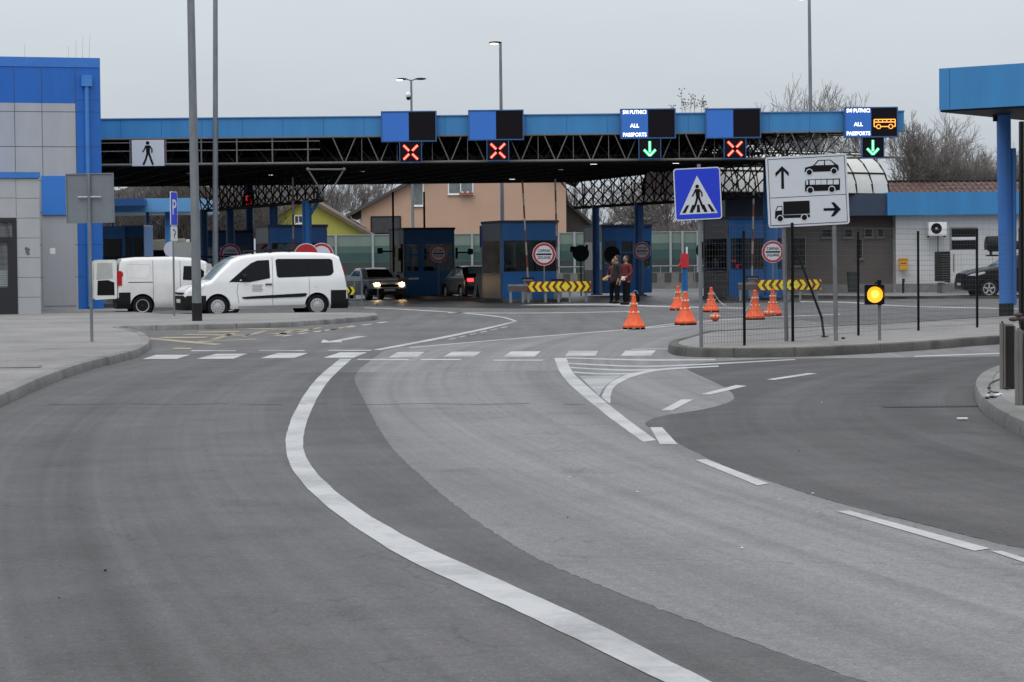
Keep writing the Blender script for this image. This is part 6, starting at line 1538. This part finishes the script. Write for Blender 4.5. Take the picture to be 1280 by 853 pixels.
    return t, [h * k for h in hands]
M_skin = mat('skin_tone', (.28, .16, .115), .55, var=.05)
gA = G(772, 380.0); gB = G(783, 381.4)
pA, hA = person('person in dark olive jacket and cap holding a yellow item, standing on the left', gA + Vector((0, .2, 0)), R(-70), mat('olive_jacket', (.014, .015, .013), .9, var=.25, scale=8), mat('black_trousers', (.007, .007, .009), .9, spec=.1), mat('dark_knit', (.03, .028, .03), .9), M_skin, 1.80, True)
pB, hB = person('person in red padded jacket with dark hair facing left, standing on the right', gB, R(-50), mat('red_padded_jacket', (.11, .007, .010), .75, var=.45, scale=14), mat('black_trousers', ()), mat('dark_hair', (.014, .011, .010), .7), M_skin, 1.78, False, 1)
pC, hC = person('person mostly hidden behind the olive jacket, only pinkish sleeve edge showing', gA + Vector((-.09, .9, 0)), R(-20), mat('pink_jacket', (.06, .018, .028), .8, var=.2), mat('black_trousers', ()), mat('dark_hair', ()), M_skin, 1.68)
def held(p, h, name, label, cat, fn, m):
    q = Matrix.Rotation(p.rotation_euler.z, 4, 'Z') @ h + p.location; b = MB(); fn(b); o = b.build(name, m, bevel=.01); o.location = q; tag(o, label, cat)
held(pA, hA[0], 'yellow_paddle', 'yellow rounded item held low by the person in the olive jacket', 'hand item', lambda b: b.tube((.06, 0, .06), (-.16, -.05, -.07), .055, .045, n=10), mat('item_yellow', (.55, .36, .08), .5))
held(pB, hB[1], 'white_gloves', 'white papers held by the person in the red jacket', 'papers', lambda b: b.box(-.07, .06, -.02, .02, -.06, .08), M_white)
t = thing('tool_bag', 'dark bag with pale straps standing beside the person in red', 'bag', G(794, 379))
b = MB(); b.box(-.17, .17, -.12, .12, 0, .34); b.build('body', M_black, t, bevel=.05)
b = MB(); 
for k in range(8): a0, a1 = math.pi * k / 8, math.pi * (k + 1) / 8; b.tube((.1 * math.cos(a0), 0, .33 + .14 * math.sin(a0)), (.1 * math.cos(a1), 0, .33 + .14 * math.sin(a1)), .012, n=5)
b.box(-.13, -.10, -.125, -.121, .03, .30); b.build('strap', M_lgrey, t)

# ================================================================== bare trees
M_bark = mat('hazed_grey_brown_bark', (.19, .172, .165), .9, var=.3); M_barkd = mat('dark_bark', (.055, .048, .045), .9, var=.3); M_barkp = mat('pale_misty_bark', (.20, .185, .185), .9, var=.2)  # grey-brown and pale barks lightened to paint in distance haze
def tree(px, Y, H, spread, seed, label, m, trunk=.18, depth=6, name='bare_tree', group=None, lean=0., fork=3, twig=.016, gz=0.):
    rnd = random.Random(seed); c = V(px, 330, Y); t = thing(name, label, 'tree', (c.x, c.y, gz), rnd.uniform(0, 6), group)
    tb, cb = MB(), MB()
    def grow(p, d, L_, r, lv):
        n = 3; mb = tb if lv == 0 else cb
        for i in range(n):
            d2 = (d + Vector((rnd.gauss(0, .10), rnd.gauss(0, .10), rnd.gauss(.03, .06)))).normalized(); q = p + d2 * L_ / n; r2 = r * (.88 if lv else .85)
            mb.tube(p, q, max(r, twig * .6), max(r2, twig * .55), n=8 if lv == 0 else (5 if lv < 3 else 3), caps=False); p, d, r = q, d2, r2
            if lv >= 1 and lv < depth and rnd.random() < .75: sub(p, d, L_ * rnd.uniform(.5, .8), r * .55, lv + 1)
        if lv < depth:
            for _ in range(fork if lv < 2 else 2): sub(p, d, L_ * rnd.uniform(.62, .85), r * .68, lv + 1)
    def sub(p, d, L_, r, lv):
        a = rnd.uniform(0, 2 * math.pi); e = d.orthogonal().normalized(); f = d.cross(e); k = spread * rnd.uniform(.6, 1.3)
        grow(p, (d + (e * math.cos(a) + f * math.sin(a)) * k + Vector((0, 0, .10))).normalized(), L_, r, lv)
    grow(Vector((0, 0, 0)), Vector((lean, 0, 1)).normalized(), H * .27, trunk, 0)
    tr = tb.build('trunk', m, t, smooth=True); cr = cb.build('crown', m, t)
    mz = max(v[2] for v in cb.v); s = H / mz; tr.scale = cr.scale = (s, s, s); return t
TR = [(1150, 150, 11.2, .55, 3, 'broad bare tree right of the canopy end, its twigs filling the gap'), (1065, 160, 14.0, .60, 8, 'tallest bare tree whose top twigs show above the blue fascia near the bus symbol'),
      (1112, 146, 11.8, .5, 21, 'bare tree with upright twigs just right of the orange bus board'), (1205, 155, 9.8, .5, 33, 'bare tree midway between the canopy end and the blue column'),
      (1245, 150, 8.8, .5, 41, 'bare tree beside the left side of the round blue column'), (1268, 165, 8.0, .5, 52, 'bare tree seen between the blue column and the stone wall'),
      (1178, 148, 9.0, .5, 57, 'lower bare tree in the middle of the right-hand tree row')]
for px, Y, H_, sp, sd_, lb_ in TR: tree(px, Y, H_, sp, sd_, lb_, M_bark, .15, 6, group='bare trees beyond the service building', twig=.016)
TC = [(722, 190, 8.6, .5, 61, 'bare tree behind the grey gable right of the peach house'), (765, 182, 8.8, .6, 62, 'dense bare tree behind the left part of the right navy booth'), (800, 186, 8.4, .6, 63, 'bare tree rising straight behind the police stop sign'), (838, 178, 8.6, .6, 64, 'bare tree with a slanting thick limb left of the crossing sign'), (878, 184, 8.4, .6, 65, 'bare tree behind the crossing sign'), (925, 170, 8.0, .5, 68, 'bare tree between crossing sign and direction board')]
for px, Y, H_, sp, sd_, lb_ in TC: tree(px, Y, H_, sp, sd_, lb_, M_bark, .20, 5, group='bare trees beyond the noise barrier', twig=.026)
TL = [(412, 205, 9.6, .35, 71, 'pale slim bare tree between the yellow and the peach house, leftmost'), (436, 215, 10.2, .35, 72, 'pale misty bare tree directly over the yellow roof slope'), (458, 210, 9.9, .35, 73, 'pale bare tree near the peach house eave'), (390, 220, 9, .35, 74, 'pale bare tree behind the yellow gable top'), (315, 200, 8.5, .4, 75, 'pale bare trees seen between the blue columns at left'), (345, 212, 8.0, .4, 76, 'pale bare tree left of the yellow gable')]
for px, Y, H_, sp, sd_, lb_ in TL: tree(px, Y, H_, sp, sd_, lb_, M_barkp, .12, 5, group='pale trees beyond the yellow house', twig=.028)
# brushwood: far-off woods that read as one mass
def brush(name, px0, px1, Y, dY, h0, h1, n, m, seed, r=.018):
    rnd = random.Random(seed); b = MB(); xa, xb_ = V(px0, 300, Y).x, V(px1, 300, Y).x
    for i in range(n):
        x = rnd.uniform(xa, xb_); y = Y + rnd.uniform(0, dY); h = rnd.uniform(h0, h1) * (.85 + .25 * math.sin(x * .9) * math.sin(x * .37 + 1)); p = Vector((x, y, 0)); d = Vector((rnd.gauss(0, .10), rnd.gauss(0, .10), 1)).normalized()
        q = p + d * h * .55; b.tube(p, q, r * 1.8, r * 1.2, n=3, caps=False)
        for _ in range(5):
            s = p.lerp(q, rnd.uniform(.3, 1)); e = s + (d + Vector((rnd.gauss(0, .45), rnd.gauss(0, .3), rnd.uniform(-.1, .3)))).normalized() * h * rnd.uniform(.2, .5); b.tube(s, e, r, r * .6, n=3, caps=False)
            for _ in range(2): s2 = s.lerp(e, rnd.uniform(.3, .9)); b.tube(s2, s2 + Vector((rnd.gauss(0, .5), rnd.gauss(0, .3), rnd.uniform(.1, .9))) * h * .14, r * .7, r * .4, n=3, caps=False)
    o = b.build(name, m); o['kind'] = 'stuff'; return o
brush('brushwood', 60, 345, 160, 12, 6.5, 9.5, 1700, mat('brush_brown', (.085, .074, .068), .95, var=.35, scale=1), 1, .03)
brush('brushwood', 700, 960, 196, 10, 3.0, 7.2, 1100, mat('brush_grey', (.15, .136, .132), .95, var=.3, scale=1), 2, .03)
brush('brushwood', 1090, 1300, 158, 8, 3.5, 6.6, 800, mat('brush_grey', ()), 3, .024)
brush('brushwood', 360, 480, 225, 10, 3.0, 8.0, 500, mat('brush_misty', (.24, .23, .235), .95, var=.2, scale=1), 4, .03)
b = MB(); rnd = random.Random(9)
for (x0, x1, Y, h, nm) in ((-60, -14.5, 176, 8.6, 1), (3, 22, 212, 5.6, 1), (20, 45, 172, 4.6, 1)):
    n = 60; v = []
    for k in range(n + 1):
        x = x0 + (x1 - x0) * k / n; zt0 = h * (.93 + .05 * math.sin(k * .5) * math.sin(k * .23 + 2) + rnd.uniform(-.03, .03)); v += [(x, Y, -.2), (x, Y + 1.5, zt0 * .7), (x, Y + 5, zt0), (x, Y + 12, 0)]
    b.add(v, [(4 * k + j, 4 * k + 4 + j, 4 * k + 5 + j, 4 * k + 1 + j) for k in range(n) for j in range(3)])
# unseen bank ring, added round the place to block low sky light
import itertools
ring = [(-75, 95), (-70, 40), (-62, 0), (-45, -35), (-15, -52), (20, -52), (50, -36), (66, 0), (72, 45), (70, 95)]
rp = catmull([(x, y, 0) for x, y in ring], 7); v = []
for k, q in enumerate(rp):
    d = q.normalized() if q.length else Vector((0, 1, 0)); h = 17 * (1 + .05 * math.sin(k * 1.3) + rnd.uniform(-.04, .04)); h *= 1 if q.y < 30 else .6
    for (o_, z) in ((0, -.2), (1.5, h * .7), (4, h), (12, 0)): v.append((q.x + d.x * o_, q.y + d.y * o_, z))
b.add(v, [(4 * k + j, 4 * k + 4 + j, 4 * k + 5 + j, 4 * k + 1 + j) for k in range(len(rp) - 1) for j in range(3)])
struct(b.build('wooded_bank_and_sky_block', mat('bank_brown', (.060, .053, .050), .95, var=.65, scale=1.6, bump=1, bscale=3)))

# dry weeds on the canopy roof and the left building roof
def weed(px, Y, zb, H_, seed, label):
    rnd = random.Random(seed); b = MB(); c = V(px, 130, Y); b_ = Vector((0, 0, 0)); p = b_; d = Vector((rnd.gauss(0, .06), 0, 1)).normalized(); n = 8
    for i in range(n):
        q = p + d * H_ / n; b.tube(p, q, .012, .009, n=4, caps=False)
        if i > 2:
            for _ in range(2): e = q + Vector((rnd.gauss(0, .10), rnd.gauss(0, .08), rnd.uniform(.02, .12))); b.tube(q, e, .008, .005, n=3, caps=False); b.sphere(e, rnd.uniform(.015, .032), 4)
        p = q; d = (d + Vector((rnd.gauss(0, .05), rnd.gauss(0, .04), 0))).normalized()
    o = b.build('dry_weed', mat('dry_weed', (.12, .10, .075), .95)); o.location = (c.x, c.y, zb); tag(o, label, 'weed', 'dry weeds growing on the canopy roof'); return o
for i, (px, h) in enumerate(((840, .35), (853, .98), (862, .78), (868, .55), (876, .68), (880, .5), (857, .5))): weed(px, YF + .5, ztop - .06, h, 100 + i, 'thin dry weed stalk growing on the canopy roof between two lane boards')
H2 = 8.37
for i, (px, h) in enumerate(((32, 1.0), (86, .9), (95, 1.1), (103, 1.25), (111, 1.3))):
    c = V(px, 130, 83.2); b = MB(); b.tube((0, 0, 0), (.02 * i, 0, h), .007, .004, n=4); o = b.build('roof_wire', mat('thin_wire', (.2, .2, .2), .6)); o.location = (c.x, c.y, 8.3); tag(o, 'very thin upright wire standing on the roof edge at top left', 'wire', 'thin wires on the left building roof')
# small stones and litter on the road
rnd = random.Random(77)
for k in range(12):
    px, py = rnd.uniform(40, 1240), rnd.uniform(470, 760); p = G(px, py, .007); b = MB(); b.sphere((0, 0, .002), rnd.uniform(.004, .008), 4, sc=(1.2, 1, .6)); o = b.build('gravel_stone', M_signw if k % 2 else M_dark); o.location = p
    tag(o, 'tiny loose stone lying on the asphalt road', 'stone', 'loose stones scattered on the road')
p = G(1203, 524, .018); b = MB(); b.box(-.05, .05, -.03, .03, 0, .012); o = b.build('paper_scrap', M_white, bevel=.004); o.location = p; tag(o, 'small white scrap lying on the truck lane near the kerb', 'litter')
p = G(1002, 427, .148); b = MB(); b.box(-.03, .03, -.02, .02, 0, .03); o = b.build('bolt_stub', M_dark); o.location = G(1054, 424, .146); tag(o, 'dark bolt stub on the island right of the direction board post', 'bolt')
